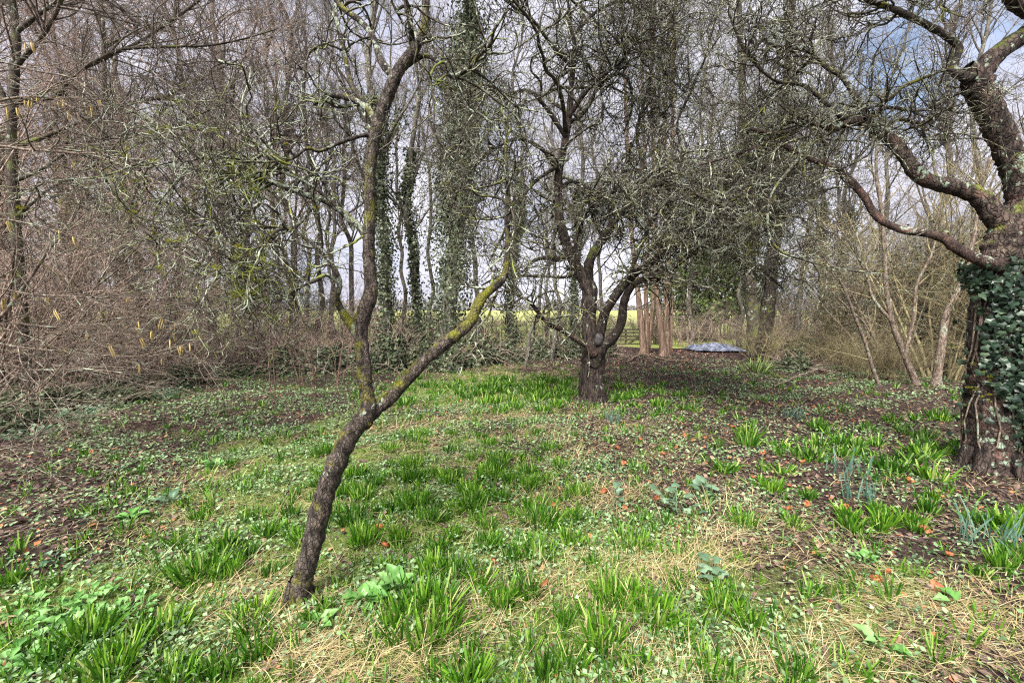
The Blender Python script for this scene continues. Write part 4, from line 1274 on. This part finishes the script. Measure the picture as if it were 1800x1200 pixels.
# ---- boundary trees behind the clearing
T = 'tree'
WF = 1.0
plant(bigivy, 'ivy_clad_tree', T, 795, 640, 'tall tree swathed in bushy dark ivy behind the leaning apple, thickest of the ivy trees', s=1.0)
plant(ivied[0], 'ivy_clad_tree', T, 675, 640, 'ivy clad tree just right of the leaning apple trunk at the clearing edge', s=.95)
plant(ivied[1], 'ivy_clad_tree', T, 735, 632, 'thinner ivy clad tree next to the thickest ivy tree, on its left', s=1.0)
plant(ivied[1], 'ivy_clad_tree', T, 897, 626, 'slim straight ivy clad trunk before the pale field gap', s=.95, rz=1)
plant(ivied[0], 'ivy_clad_tree', T, 1012, 615, 'ivy clad tree half hidden left of the old apple trunk', s=.8)
plant(bare[2], 'bare_tree', T, 968, 632, 'bare forking tree left of the old apple', s=.75)
plant(bare[2], 'bare_tree', T, 925, 643, 'slender bare tree leaning right beside the slim ivy trunk', s=.62, tilt=(0, .21), rz=0)
plant(bare[0], 'bare_tree', T, 1245, 600, 'tall bare tree rising behind the evergreen shrub', s=1.05)
for k, (px, Y) in enumerate(((520, 13), (560, 14.5), (598, 12.5), (622, 15), (705, 15.5), (760, 15), (845, 16), (580, 18), (490, 16), (540, 20), (660, 19), (440, 19))):
    plant(bare[k % 3], 'bare_tree', T, px, 0, 'tall bare tree standing against the pale sky behind the leaning apple', 'tall bare trees behind the leaning apple', s=rng.uniform(.85, 1.1), Y=Y)
for k, (px, Y) in enumerate(((1060, 19), (1215, 17), (1300, 16), (1395, 14), (1470, 16), (1540, 13), (1620, 15), (1700, 12), (1790, 14), (1350, 21), (1150, 22), (1880, 11), (2000, 13), (2150, 10), (960, 22))):
    plant(bare[k % 3], 'bare_tree', T, px, 0, 'tall bare tree standing behind the right hand thicket', 'tall bare trees behind the right hand thicket', s=rng.uniform(.85, 1.1), Y=Y)
plant(ivied[0], 'ivy_clad_tree', T, 1435, 610, 'ivy clad tree behind the right thicket, left of the pair', s=.75)
plant(ivied[0], 'ivy_clad_tree', T, 1472, 606, 'ivy clad tree behind the right thicket, right of the pair', s=.8, rz=2)
plant(ivied[1], 'ivy_clad_tree', T, 1618, 640, 'slim trunk with hanging ivy among the golden hazel stems', s=.62)

# tan multi-stemmed trees
for lab, stems_, Y in (('tan barked tree with several straight stems rising behind the field gate', [[(1128, 632, 40), (1131, 610, 27), (1127, 570, 22), (1120, 500, 19), (1112, 430, 16), (1105, 330, 14), (1100, 180, 11), (1092, 0, 8)], [(1134, 628, 26), (1137, 590, 17), (1135, 500, 16), (1138, 420, 15), (1134, 300, 13), (1128, 100, 10), (1130, -60, 7)],
         [(1137, 628, 20), (1143, 590, 15), (1148, 520, 14), (1152, 430, 13), (1156, 300, 11), (1160, 120, 9), (1166, -60, 6)]], 13.4),
        ('tan barked tree with thick twin stems right of the field gate', [[(1163, 640, 46), (1166, 615, 30), (1160, 570, 24), (1154, 500, 19), (1150, 430, 16), (1150, 330, 14), (1146, 150, 11), (1150, -50, 8)], [(1168, 638, 40), (1172, 600, 24), (1171, 550, 22), (1173, 480, 19), (1180, 380, 17), (1182, 250, 15), (1184, 80, 12), (1192, -100, 8)],
         [(1173, 636, 30), (1178, 600, 18), (1180, 560, 15), (1178, 500, 14), (1170, 420, 13), (1166, 300, 11), (1172, 130, 9), (1180, -60, 6)]], 12.6)):
    t = thing('tan_barked_tree', lab, T, (0, 0, 0))
    LT = [limb(t, 'trunk', [(a_, b_, c_ * .5) for a_, b_, c_ in s_], Y + .12 * k_, Y + .12 * k_ + .3, M['tan_bark'], 12, 70, .06, lf=5) for k_, s_ in enumerate(stems_)]
    P, R = stack(LT)
    B1 = grow(P, R, 14, (1.0, 2.8), 9, (20, 50), .1, .04, .03, .5, .3, .35, 1.0)
    B2 = grow(*B1, 7, (.5, 1.3), 6, (25, 60), .14, .03, .011, .6, .4, .15, 1.0)
    B3 = grow(*B2, 5, (.2, .6), 5, (25, 60), .16, .02, .006, .7, .5, .1, 1.0)
    mb = MB()
    add_tubes(mb, *B1, 5)
    add_tubes(mb, *B2, 3)
    add_tubes(mb, *B3, 3)
    mb.build('crown', M['back_twig'], t)
t = thing('twin_trunk_tree', 'dark tree with two thick trunks in a V behind the small brown briar', T, (0, 0, 0))
LT = [limb(t, 'trunk', [(1330, 630, 40), (1328, 585, 30), (1322, 540, 24), (1318, 480, 22), (1317, 420, 20), (1312, 330, 17), (1306, 200, 14), (1300, 40, 10), (1296, -80, 7)], 11.5, 11.8, M['mossy_bark'], 12, 70),
      limb(t, 'trunk', [(1336, 630, 40), (1343, 585, 30), (1350, 540, 27), (1354, 480, 26), (1362, 420, 23), (1372, 320, 19), (1380, 180, 15), (1392, 20, 11), (1400, -100, 7)], 11.4, 11.2, M['centre_limb'], 12, 70)]
P, R = stack(LT)
B1 = grow(P, R, 18, (1, 2.6), 9, (25, 60), .12, .03, .03, .5, .3, .3, 1.0)
B2 = grow(*B1, 7, (.5, 1.2), 6, (25, 60), .16, .02, .011, .6, .4, .15, 1.0)
B3 = grow(*B2, 5, (.2, .6), 5, (25, 60), .18, .01, .006, .7, .5, .1, 1.0)
mb = MB()
for b_ in (B1, B2, B3):
    add_tubes(mb, *b_, 4)
mb.build('crown', M['back_twig'], t)

# ---- woodland on the left
lw = [(8, 9), (52, 7.8), (98, 10.5), (130, 13), (160, 9.2), (205, 11), (236, 14), (255, 8.9), (300, 12), (330, 9.6), (362, 14), (395, 11), (425, 13), (470, 10.8), (505, 12), (-60, 8), (-150, 9.5), (-260, 8), (-400, 7), (-90, 12), (180, 16), (290, 17), (-200, 13)]
for k, (px, Y) in enumerate(lw):
    plant(poles[k % 3], 'bare_tree', T, px, 0, 'slender bare tree in the woodland behind the left hedge', 'slender bare trees behind the left hedge', s=rng.uniform(.85, 1.15), Y=Y)
plant(ivied[1], 'ivy_clad_tree', T, 160, 640, 'ivy clad woodland tree behind the catkin hazel', s=.8)
plant(ivied[1], 'ivy_clad_tree', T, 440, 648, 'dark ivy clad trunk below the hanging moss clump, at the hedge end', s=.55)
plant(ivied[0], 'ivy_clad_tree', T, 250, 622, 'ivy clad tree deep in the woodland, right of the catkin hazel', s=.8)
plant(ivied[0], 'ivy_clad_tree', T, 20, 640, 'ivy clad tree deep in the woodland at the far left edge', s=.8)

# ---- hedge, thicket and shrubs
for k, (px, Y) in enumerate(((-20, 6.6), (70, 7.2), (150, 7.6), (230, 8.0), (300, 8.6), (365, 9.1), (425, 9.7), (480, 10.4), (-120, 6.2), (-240, 5.6), (110, 9.0), (200, 9.4), (290, 10.2), (20, 8.6), (-80, 8), (390, 11), (530, 11.3), (570, 11.8), (620, 12.2), (340, 12.5), (240, 12.4), (140, 12.2), (40, 11.9), (450, 10.6), (-40, 7.6), (-180, 7), (510, 12.6), (420, 12.6))):
    plant(sparse if px < 260 and Y < 9.6 else hedge[k % 3], 'hedge_shrub', 'shrub', px, 0, 'pinkish brown leafless shrub in the tangled left hedge', 'leafless shrubs of the left hedge', s=(rng.uniform(.85, 1.1), rng.uniform(.85, 1.1), rng.uniform(.8, 1.25)), Y=Y)
for k, (px, Y) in enumerate(((880, 17.5), (930, 18.5), (985, 17.0), (1030, 18.2), (1070, 19), (840, 18), (790, 17), (740, 16.5), (690, 17.2), (1190, 19), (1120, 20))):
    plant(hedge[2], 'field_shrub', 'shrub', px, 0, 'brown leafless shrub at the field edge behind the clearing', 'leafless shrubs along the field edge', s=(1.1, 1.1, rng.uniform(.42, .62)), Y=Y)
for k, px in enumerate(range(560, 1500, 55)):
    plant(hedge[k % 3], 'field_hedge', 'hedge', px, 0, 'brown stretch of the far hedge between the two green fields', 'stretches of the far field hedge', s=(1.6, 1.4, rng.uniform(.42, .55)), Y=34)
for k, (px, py, s_) in enumerate(((620, 640, 1), (690, 646, 1.1), (760, 648, 1), (830, 642, 1), (870, 636, .9), (950, 630, .8), (1005, 628, .9), (1065, 625, .7), (560, 650, .9), (500, 655, .8), (720, 630, 1.2))):
    plant(moundk[k % 2], 'bramble_mound', 'bramble', px, py, 'low dark mound of ivy and bramble along the back of the clearing', 'bramble mounds along the back of the clearing', s=s_)
plant(moundk[0], 'bramble_mound', 'bramble', 1418, 625, 'dark ivy mound left of the golden hazel thicket', s=1.0)
plant(moundk[1], 'bramble_mound', 'bramble', 1395, 650, 'low ivy patch in front of the dark ivy mound, right of the briar', s=(.8, .8, .4))
plant(moundk[0], 'bramble_mound', 'bramble', 1225, 600, 'dark undergrowth at the foot of the evergreen shrub', s=(1.3, 1, .6))
plant(moundk[0], 'bramble_mound', 'bramble', 1070, 612, 'leafy undergrowth at the left end of the field gate', s=(.5, .5, .5))
for k, (px, py) in enumerate(((215, 690), (320, 675), (150, 715), (60, 735), (400, 662), (-40, 760))):
    plant(moundk[k % 2], 'bramble_mound', 'bramble', px, py, 'low dark green mound at the foot of the left hedge', 'bramble mounds at the foot of the left hedge', s=(.8, .8, .5))
plant(laurelk, 'evergreen_shrub', 'shrub', 1212, 598, 'dark evergreen shrub beside the gap of bright field, left of the pair', s=(1.6, 1.6, 1.9))
plant(laurelk, 'evergreen_shrub', 'shrub', 1275, 600, 'dark evergreen shrub behind the tarpaulin, right of the pair', s=(1.5, 1.5, 1.75), rz=2.2)
plant(briar[0], 'briar_bush', 'shrub', 1338, 640, 'small brown twiggy briar right of the tarpaulin', s=1.15)
clump(clump_mb(90, .28, .42, .03, .9).mesh('strap_leaf_plant', M['laurel'], False), 1328, 655, 1.0, 'tuft of strap shaped leaves at the foot of the brown briar', None, 'strap_leaf_plant', 'plant')
for k, (px, py, s_) in enumerate(((1510, 640, .75), (1580, 655, .8), (1655, 665, .85), (1690, 640, .9), (1760, 650, 1.0), (1455, 618, .7), (1545, 618, .8), (1400, 605, .7), (1640, 612, .95), (1850, 660, .9), (1730, 612, 1.0), (1980, 650, 1.0), (1500, 610, .85), (1600, 602, .95), (1690, 606, 1), (1380, 598, .8), (1530, 598, 1), (1650, 598, 1.05))):
    plant(hazelk[k % 2], 'hazel_thicket', 'shrub', px, py, 'many stemmed golden brown hazel in the right hand thicket', 'golden brown hazels of the right hand thicket', s=s_ * 1.28)
for k, (px, py) in enumerate(((1480, 655), (1530, 668), (1575, 672), (1440, 640), (1690, 660), (1620, 650))):
    plant(briar[0], 'briar_bush', 'shrub', px, py, 'low brown briar at the foot of the right hand thicket', 'low briars at the foot of the right hand thicket', s=rng.uniform(.8, 1.1))
hx, hy = ground(1625, 680)
t = thing('hazel_bush', 'large hazel with thick crooked stems left of the ivy clad apple trunk', 'shrub', (0, 0, 0))
LH = [limb(t, 'stem', s_, hy, hy + dy_, M['hazel_bark'], 9, 50, .06) for s_, dy_ in (
    ([(1613, 682, 20), (1605, 660, 15), (1593, 633, 13), (1580, 600, 12), (1570, 573, 12), (1562, 533, 11), (1557, 500, 10), (1554, 433, 9), (1551, 380, 7), (1540, 300, 6), (1545, 200, 4)], .2),
    ([(1645, 680, 26), (1648, 655, 19), (1655, 610, 18), (1660, 570, 16), (1666, 545, 14), (1682, 515, 12), (1700, 467, 10), (1713, 410, 9), (1722, 350, 7), (1740, 280, 5)], .1),
    ([(1568, 565, 9), (1550, 545, 7), (1533, 520, 6), (1522, 480, 5), (1495, 430, 4), (1470, 390, 3)], .3),
    ([(1590, 630, 8), (1605, 560, 7), (1612, 500, 6), (1640, 440, 5), (1650, 370, 4)], -.2),
    ([(1550, 690, 10), (1535, 650, 8), (1520, 600, 7), (1500, 550, 6), (1480, 500, 5), (1440, 440, 3)], -.1))]
P, R = stack(LH)
B1 = grow(P, R, 12, (.5, 1.5), 9, (20, 55), .09, .035, .011, .6, .35, .2, 1.0)
B2 = grow(*B1, 6, (.2, .7), 6, (20, 60), .14, .02, .0055, .7, .4, .15, 1.0)
mb = MB()
add_tubes(mb, *B1, 4)
add_tubes(mb, *B2, 3)
mb.build('crown', M['gold_twig'], t)
for px, py, k, s_, lb in ((485, 722, 0, .8, 'thin red brown sapling nearest the leaning apple, tallest of the saplings'), (557, 708, 0, .7, 'thin red brown sapling close left of the leaning apple trunk'), (530, 680, 1, .8, 'low clump of red brown sapling shoots'), (594, 680, 1, .75, 'red brown sapling shoots right behind the leaning apple trunk')):
    plant(sapk[k], 'sapling', 'sapling', px, py, lb, s=s_)

tallh = [shrub(20, 5.0, .65, .5, M['pink_twig'], 10, 6, (.7, 1.9), (.25, .8), .02, .017, .006, .08), shrub(18, 4.4, .75, .5, M['hazel_bark'], 10, 6, (.7, 1.8), (.25, .8), .015, .015, .006, .09)]
for k, (px, Y) in enumerate(((-150, 5.2), (-40, 6.2), (90, 7.4), (240, 8.8), (-260, 5.4))):
    plant(tallh[k % 2], 'tall_hazel', 'shrub', px, 0, 'tall many stemmed leafless hazel rising out of the left hedge', 'tall hazels of the left hedge', s=rng.uniform(.85, 1.1), Y=Y)
for k, (px, Y) in enumerate(((590, 15), (640, 15.6), (700, 15.2), (760, 15.4), (815, 15), (1005, 15.5), (1200, 16.5), (1290, 16), (1340, 15), (1400, 14.5), (1440, 15.5), (1500, 14.5), (1550, 15.5))):
    plant(hedge[k % 3], 'boundary_shrub', 'shrub', px, 0, 'leafless brown shrub filling the boundary behind the ivy clad trees', 'leafless shrubs between the boundary trees', s=(1.2, 1.0, rng.uniform(.75, 1.0)), Y=Y)

# ---- hazel with catkins reaching in from the left
hz = thing('catkin_hazel', 'hazel reaching in from the left edge with hanging yellow catkins', 'shrub', (0, 0, 0))
Yh = 3.7
HB = at(-190, 760, Yh)
HS = [([(-190, 770, 14), (-120, 560, 11), (-40, 502, 8), (0, 507, 5), (50, 517, 5), (100, 520, 5), (200, 523, 4), (300, 523, 3), (385, 517, 2)], .3), ([(-200, 770, 14), (-130, 600, 11), (-40, 561, 8), (0, 563, 6), (67, 573, 5), (120, 574, 5), (200, 560, 4), (300, 552, 3)], .5),
      ([(-190, 775, 12), (-130, 640, 9), (-20, 605, 6), (33, 610, 5), (133, 620, 4), (200, 625, 4), (270, 625, 3), (335, 608, 2)], .1), ([(-180, 780, 12), (-120, 680, 9), (-30, 640, 6), (60, 650, 4), (140, 648, 4), (217, 655, 3)], -.2),
      ([(-200, 760, 16), (-90, 640, 12), (0, 557, 9), (40, 507, 8), (90, 433, 7), (130, 380, 6), (170, 300, 5), (230, 220, 4)], .7), ([(-210, 760, 14), (-160, 400, 11), (-60, 270, 9), (0, 257, 7), (43, 263, 7), (110, 267, 7), (180, 278, 6), (227, 297, 5), (300, 330, 3)], -.3),
      ([(-200, 760, 14), (-150, 300, 10), (-60, 130, 7), (0, 110, 5), (60, 125, 4), (125, 137, 4), (170, 170, 3)], .2), ([(-200, 760, 14), (-140, 350, 10), (-40, 200, 7), (60, 170, 5), (127, 190, 5), (147, 227, 5), (167, 257, 4), (200, 300, 3)], .1),
      ([(-190, 770, 12), (-100, 740, 7), (-20, 720, 5), (60, 690, 4), (110, 640, 3), (160, 560, 2)], -.5), ([(-190, 770, 12), (-110, 450, 8), (-20, 390, 5), (60, 395, 4), (150, 420, 3), (240, 410, 2)], -.2),
      ([(-190, 770, 12), (-100, 800, 6), (0, 790, 4), (60, 770, 3), (100, 720, 2)], -.7)]
LZ = [limb(hz, 'branch', s_, Yh, Yh + d_, M['hazel_bark'], 8, 60, .05) for s_, d_ in HS]
P, R = stack(LZ)
B1 = grow(P, R, 24, (.5, 1.8), 11, (12, 50), .10, -.004, .0065, .6, .4, .35, 1.0, .45)
B2 = grow(*B1, 6, (.15, .7), 7, (20, 55), .13, .0, .003, .75, .5, .15, 1.0)
mb = MB()
add_tubes(mb, *B1, 4)
add_tubes(mb, *B2, 3)
mb.build('crown', M['hazel_bark'], hz)
ck = []
for v in range(3):
    mb = MB()
    z = np.linspace(0, -.075 - .012 * v, 9)
    rr_ = .0042 * np.array([.3, .8, 1, 1, 1, 1, .95, .75, .2])
    Pc = np.stack([.004 * np.sin(z * 40 + v), .003 * np.cos(z * 35), z], 1)
    Pc2 = Pc + np.array([.012, .004, -.004])
    add_tubes(mb, np.stack([Pc, Pc2]), np.stack([rr_, rr_]), 7, .25, 300)
    ck.append(mb.mesh('catkin', M['catkin']))
cpx = [(45, 180), (52, 186), (59, 183), (66, 185), (105, 180), (107, 190), (175, 185), (120, 202), (152, 205), (162, 205), (20, 205), (15, 195), (60, 70), (45, 62), (97, 288), (222, 280), (83, 535), (100, 555), (225, 535), (275, 560), (280, 570), (288, 580), (245, 580),
       (240, 585), (268, 595), (253, 613), (195, 615), (155, 597), (297, 613), (316, 610), (320, 617), (326, 614), (313, 622), (305, 580), (346, 595), (238, 652), (285, 642), (22, 518), (3, 540), (128, 428), (78, 415), (85, 418), (100, 412), (98, 375), (10, 400), (130, 300), (210, 282), (312, 600)]
bp = np.concatenate([B1[0].reshape(-1, 3), P[:, 4:].reshape(-1, 3)])
bx, by = project(bp[:, 0], bp[:, 1], bp[:, 2])
for i, (px, py) in enumerate(cpx):
    j = int(np.argmin((bx - px) ** 2 + (by - py + 12) ** 2))
    o = bpy.data.objects.new('catkin', ck[i % 3])
    C.objects.link(o)
    o.parent = hz
    o.location = bp[j]
    s_ = rng.uniform(.85, 1.25)
    o.scale = (s_ * 1.15, s_ * 1.15, s_)
    o.rotation_euler = (rng.normal() * .1, rng.normal() * .1, rng.uniform(0, 6))

# ---- mossy tree at the upper left
WF = .6
mt = thing('mossy_tree', 'dark mossy tree at the upper left edge with long limbs reaching right', 'tree', (0, 0, 0))
Ym = 5.6
LM = [limb(mt, 'trunk', [(60, 745, 60), (52, 690, 44), (40, 560, 38), (28, 400, 36), (20, 250, 34), (24, 150, 32), (28, 60, 28), (10, -60, 24), (-10, -200, 18)], Ym, Ym, M['mossy_bark'], 14, 100)]
for s_, d_ in (([(26, 180, 26), (60, 175, 20), (100, 168, 18), (130, 130, 16), (190, 100, 13), (240, 76, 11), (300, 38, 9), (345, 5, 7), (400, -40, 5)], .3), ([(100, 166, 16), (140, 125, 13), (200, 92, 11), (250, 84, 10), (310, 82, 9), (370, 80, 7), (430, 68, 5), (490, 50, 3)], .1),
               ([(20, 260, 24), (80, 240, 16), (150, 210, 12), (220, 185, 10), (290, 170, 8), (340, 145, 6), (420, 105, 4)], .5), ([(24, 120, 22), (70, 70, 16), (100, 20, 13), (120, -30, 10), (150, -90, 8)], -.2), ([(20, 320, 20), (70, 300, 13), (130, 260, 11), (190, 240, 9), (270, 230, 8), (330, 210, 6), (400, 180, 4)], -.3),
               ([(24, 60, 20), (90, 10, 14), (150, -20, 12), (230, -60, 9)], .2), ([(30, 380, 16), (90, 330, 10), (150, 300, 8), (220, 262, 7), (270, 246, 6), (330, 240, 4)], .1), ([(28, 30, 20), (-40, -60, 14), (-140, -140, 9)], -.3)):
    LM.append(limb(mt, LL, s_, Ym, Ym + d_, M['mossy_bark'], 10, 60))
P, R = stack(LM)
B1 = grow(P, R, rng.poisson([8] + [24] * 8), (.7, 2.3), 11, (20, 60), .13, .012, .013, .6, .35, .25, 1.0)
B2 = grow(*B1, 7, (.25, .85), 7, (25, 65), .17, .005, .0055, .7, .4, .15, 1.0)
B3 = grow(*B2, 4, (.1, .35), 5, (25, 65), .2, 0, .0035, .8, .5, .15, 1.0)
mb = MB()
for b_ in (B1, B2, B3):
    add_tubes(mb, *b_, 4)
mb.build('crown', M['back_twig'], mt)

# ---- field gate
def box(mb, c, s, rot=0.0):
    v = np.array([[x_, y_, z_] for x_ in (-.5, .5) for y_ in (-.5, .5) for z_ in (-.5, .5)]) * np.asarray(s)
    if rot:
        v = np.stack([v[:, 0] * math.cos(rot) - v[:, 2] * math.sin(rot), v[:, 1], v[:, 0] * math.sin(rot) + v[:, 2] * math.cos(rot)], 1)
    return mb.add(v + np.asarray(c), quads=[[0, 1, 3, 2], [4, 6, 7, 5], [0, 4, 5, 1], [2, 3, 7, 6], [0, 2, 6, 4], [1, 5, 7, 3]])


Yg = 16.6
gx0, gx1 = at(1066, 600, Yg)[0], at(1152, 600, Yg)[0]
gz0, gz1 = at(1100, 607, Yg)[2], at(1100, 578, Yg)[2]
gw, gh = gx1 - gx0, gz1 - gz0
gt = thing('field_gate', 'weathered wooden five bar field gate behind the old apple tree', 'gate', ((gx0 + gx1) / 2, Yg, gz0))
for sx in (-1, 1):
    box(MB(), (sx * (gw / 2 + .07), 0, gh / 2), (.13, .13, gh + .35)).build('post', M['wood'], gt, False)
    box(MB(), (sx * (gw / 2 - .06), -.004, gh / 2), (.075, .05, gh + .02)).build('stile', M['wood'], gt, False)
for k in range(5):
    box(MB(), (0, .0, .05 + (gh - .08) * (k / 4) ** .85), (gw - .2, .03, .085)).build('rail', M['wood'], gt, False)
box(MB(), (-gw * .1, .033, gh / 2), (.07, .022, gh - .02)).build('brace', M['wood'], gt, False)
box(MB(), (gw * .18, .033, gh / 2), (math.hypot(gw * .5, gh * .9), .022, .06), math.atan2(gh * .9, gw * .5)).build('brace', M['wood'], gt, False)
o = box(MB(), (0, 0, gh * .55), (.14, .14, gh * 1.25)).build('fence_post', M['wood'], None, False)
o.location = (at(1052, 600, Yg)[0], Yg, gz0)
tag(o, 'lone wooden fence post left of the field gate', 'post')

# ---- crumpled tarpaulin
x, y = ground(1257, 617)
nx, ny = 80, 44
X, Yy = np.meshgrid(np.linspace(-1, 1, nx), np.linspace(-1, 1, ny))
Z = .05 + .13 * np.abs(wn(X * 1.0, Yy * .8, 2.6, 3)) + .09 * np.abs(wn(X, Yy, 6.5, 6)) + .02 * np.abs(wn(X, Yy, 15, 1)) + .13 * np.exp(-((X + .82) / .16) ** 2)
Z = Z + .06 * np.clip(1 - X ** 2, 0, 1) * np.clip(1 - Yy ** 2, 0, 1) * (.6 + .5 * wn(X, Yy, 1.7, 12))
edge = np.clip(1.06 - np.maximum(np.abs(X), np.abs(Yy)) ** 3, 0.03, 1)
Z = Z * edge
X2 = X * (1.0 + .12 * wn(Yy, X * .3, 2.2, 9)) * .92
Y2 = Yy * (.75 + .32 * wn(X, Yy * .3, 1.9, 4)) * .6
idx = np.arange(nx * ny).reshape(ny, nx)
Q = np.stack([idx[:-1, :-1], idx[:-1, 1:], idx[1:, 1:], idx[1:, :-1]], -1)
mb = MB()
mb.add(np.stack([X2, Y2, Z], -1), quads=Q)
tp = mb.build('tarpaulin', M['tarp'])
tp.location = (x, y, .05)
sm = tp.modifiers.new('thickness', 'SOLIDIFY')
sm.thickness = .004
tag(tp, 'crumpled blue grey tarpaulin lying on the ground by the evergreen shrubs', 'tarpaulin')

# ---- fallen branches
def stick(pts, lab, r, mat, side=5):
    P_ = []
    for px, py, dz in pts:
        gx, gy = ground(px, py)
        P_.append((gx, gy, float(zg(np.array(gx), np.array(gy))) + r * .8 + dz))
    Pq, Rq = resample(np.array(P_), np.linspace(r, r * .45, len(P_)), 50)
    Pq[1:-1] += rng.normal(size=(48, 3)) * r * .25
    t_ = thing('fallen_branch', lab, 'branch', tuple(Pq[0]))
    m_ = MB()
    add_tubes(m_, (Pq - Pq[0])[None], Rq[None], 8, .1, 20)
    m_.build('stick', mat, t_)
    b_ = grow((Pq - Pq[0])[None], Rq[None], np.array([side]), (.15, .5), 7, (20, 60), .12, 0, r * .45, .7, .4, .2, 1.0)
    b_[0][:, :, 2] = np.maximum(b_[0][:, :, 2], .004 - 0)
    m_ = MB()
    add_tubes(m_, *b_, 5)
    m_.build('side_twig', mat, t_)


stick([(1100, 640, .02), (1130, 628, .05), (1170, 634, .02), (1200, 636, .02), (1240, 644, .02), (1290, 643, .01)], 'long pale fallen branch on the reddish litter before the tan barked trees', .022, M['tan_bark'])
stick([(1300, 640, .05), (1330, 630, .12), (1345, 632, .18)], 'short fallen branch leaning into the brown briar', .015, M['hazel_bark'])
stick([(1360, 680, .03), (1410, 668, .1), (1460, 652, .1), (1520, 643, .12), (1548, 645, .1)], 'long dark fallen branch on the ground before the right thicket', .02, M['hazel_bark'])
stick([(1408, 676, .01), (1415, 686, .02), (1440, 694, .01)], 'short curved pale stick in the litter', .014, M['tan_bark'], 1)
stick([(985, 648, .03), (1010, 650, .02), (1025, 655, .02)], 'thin fallen stick left of the old apple', .012, M['hazel_bark'], 2)
stick([(735, 655, .02), (800, 652, .04), (860, 652, .03), (925, 651, .02)], 'long thin fallen stick at the back of the green drift', .012, M['tan_bark'], 5)

# ---- far wood on the skyline
mb = MB()
n = 9000
xx = rng.uniform(-330, 330, n)
hh = 5.5 + 2.2 * wn(xx, 0 * xx, .035, 2) + 1.3 * wn(xx, 0 * xx, .14, 6)
zz = rng.random(n) ** .8 * hh
add_leaves(mb, np.stack([xx, 236 + rng.uniform(-6, 6, n), 1.2 + zz], 1), (0, -1, .3), rng.uniform(.6, 1.5, n), CHIP, .6)
tag(mb.build('distant_woodland', M['distant'], smooth=False), 'grey brown far wood on the skyline', 'woodland', kind='stuff')
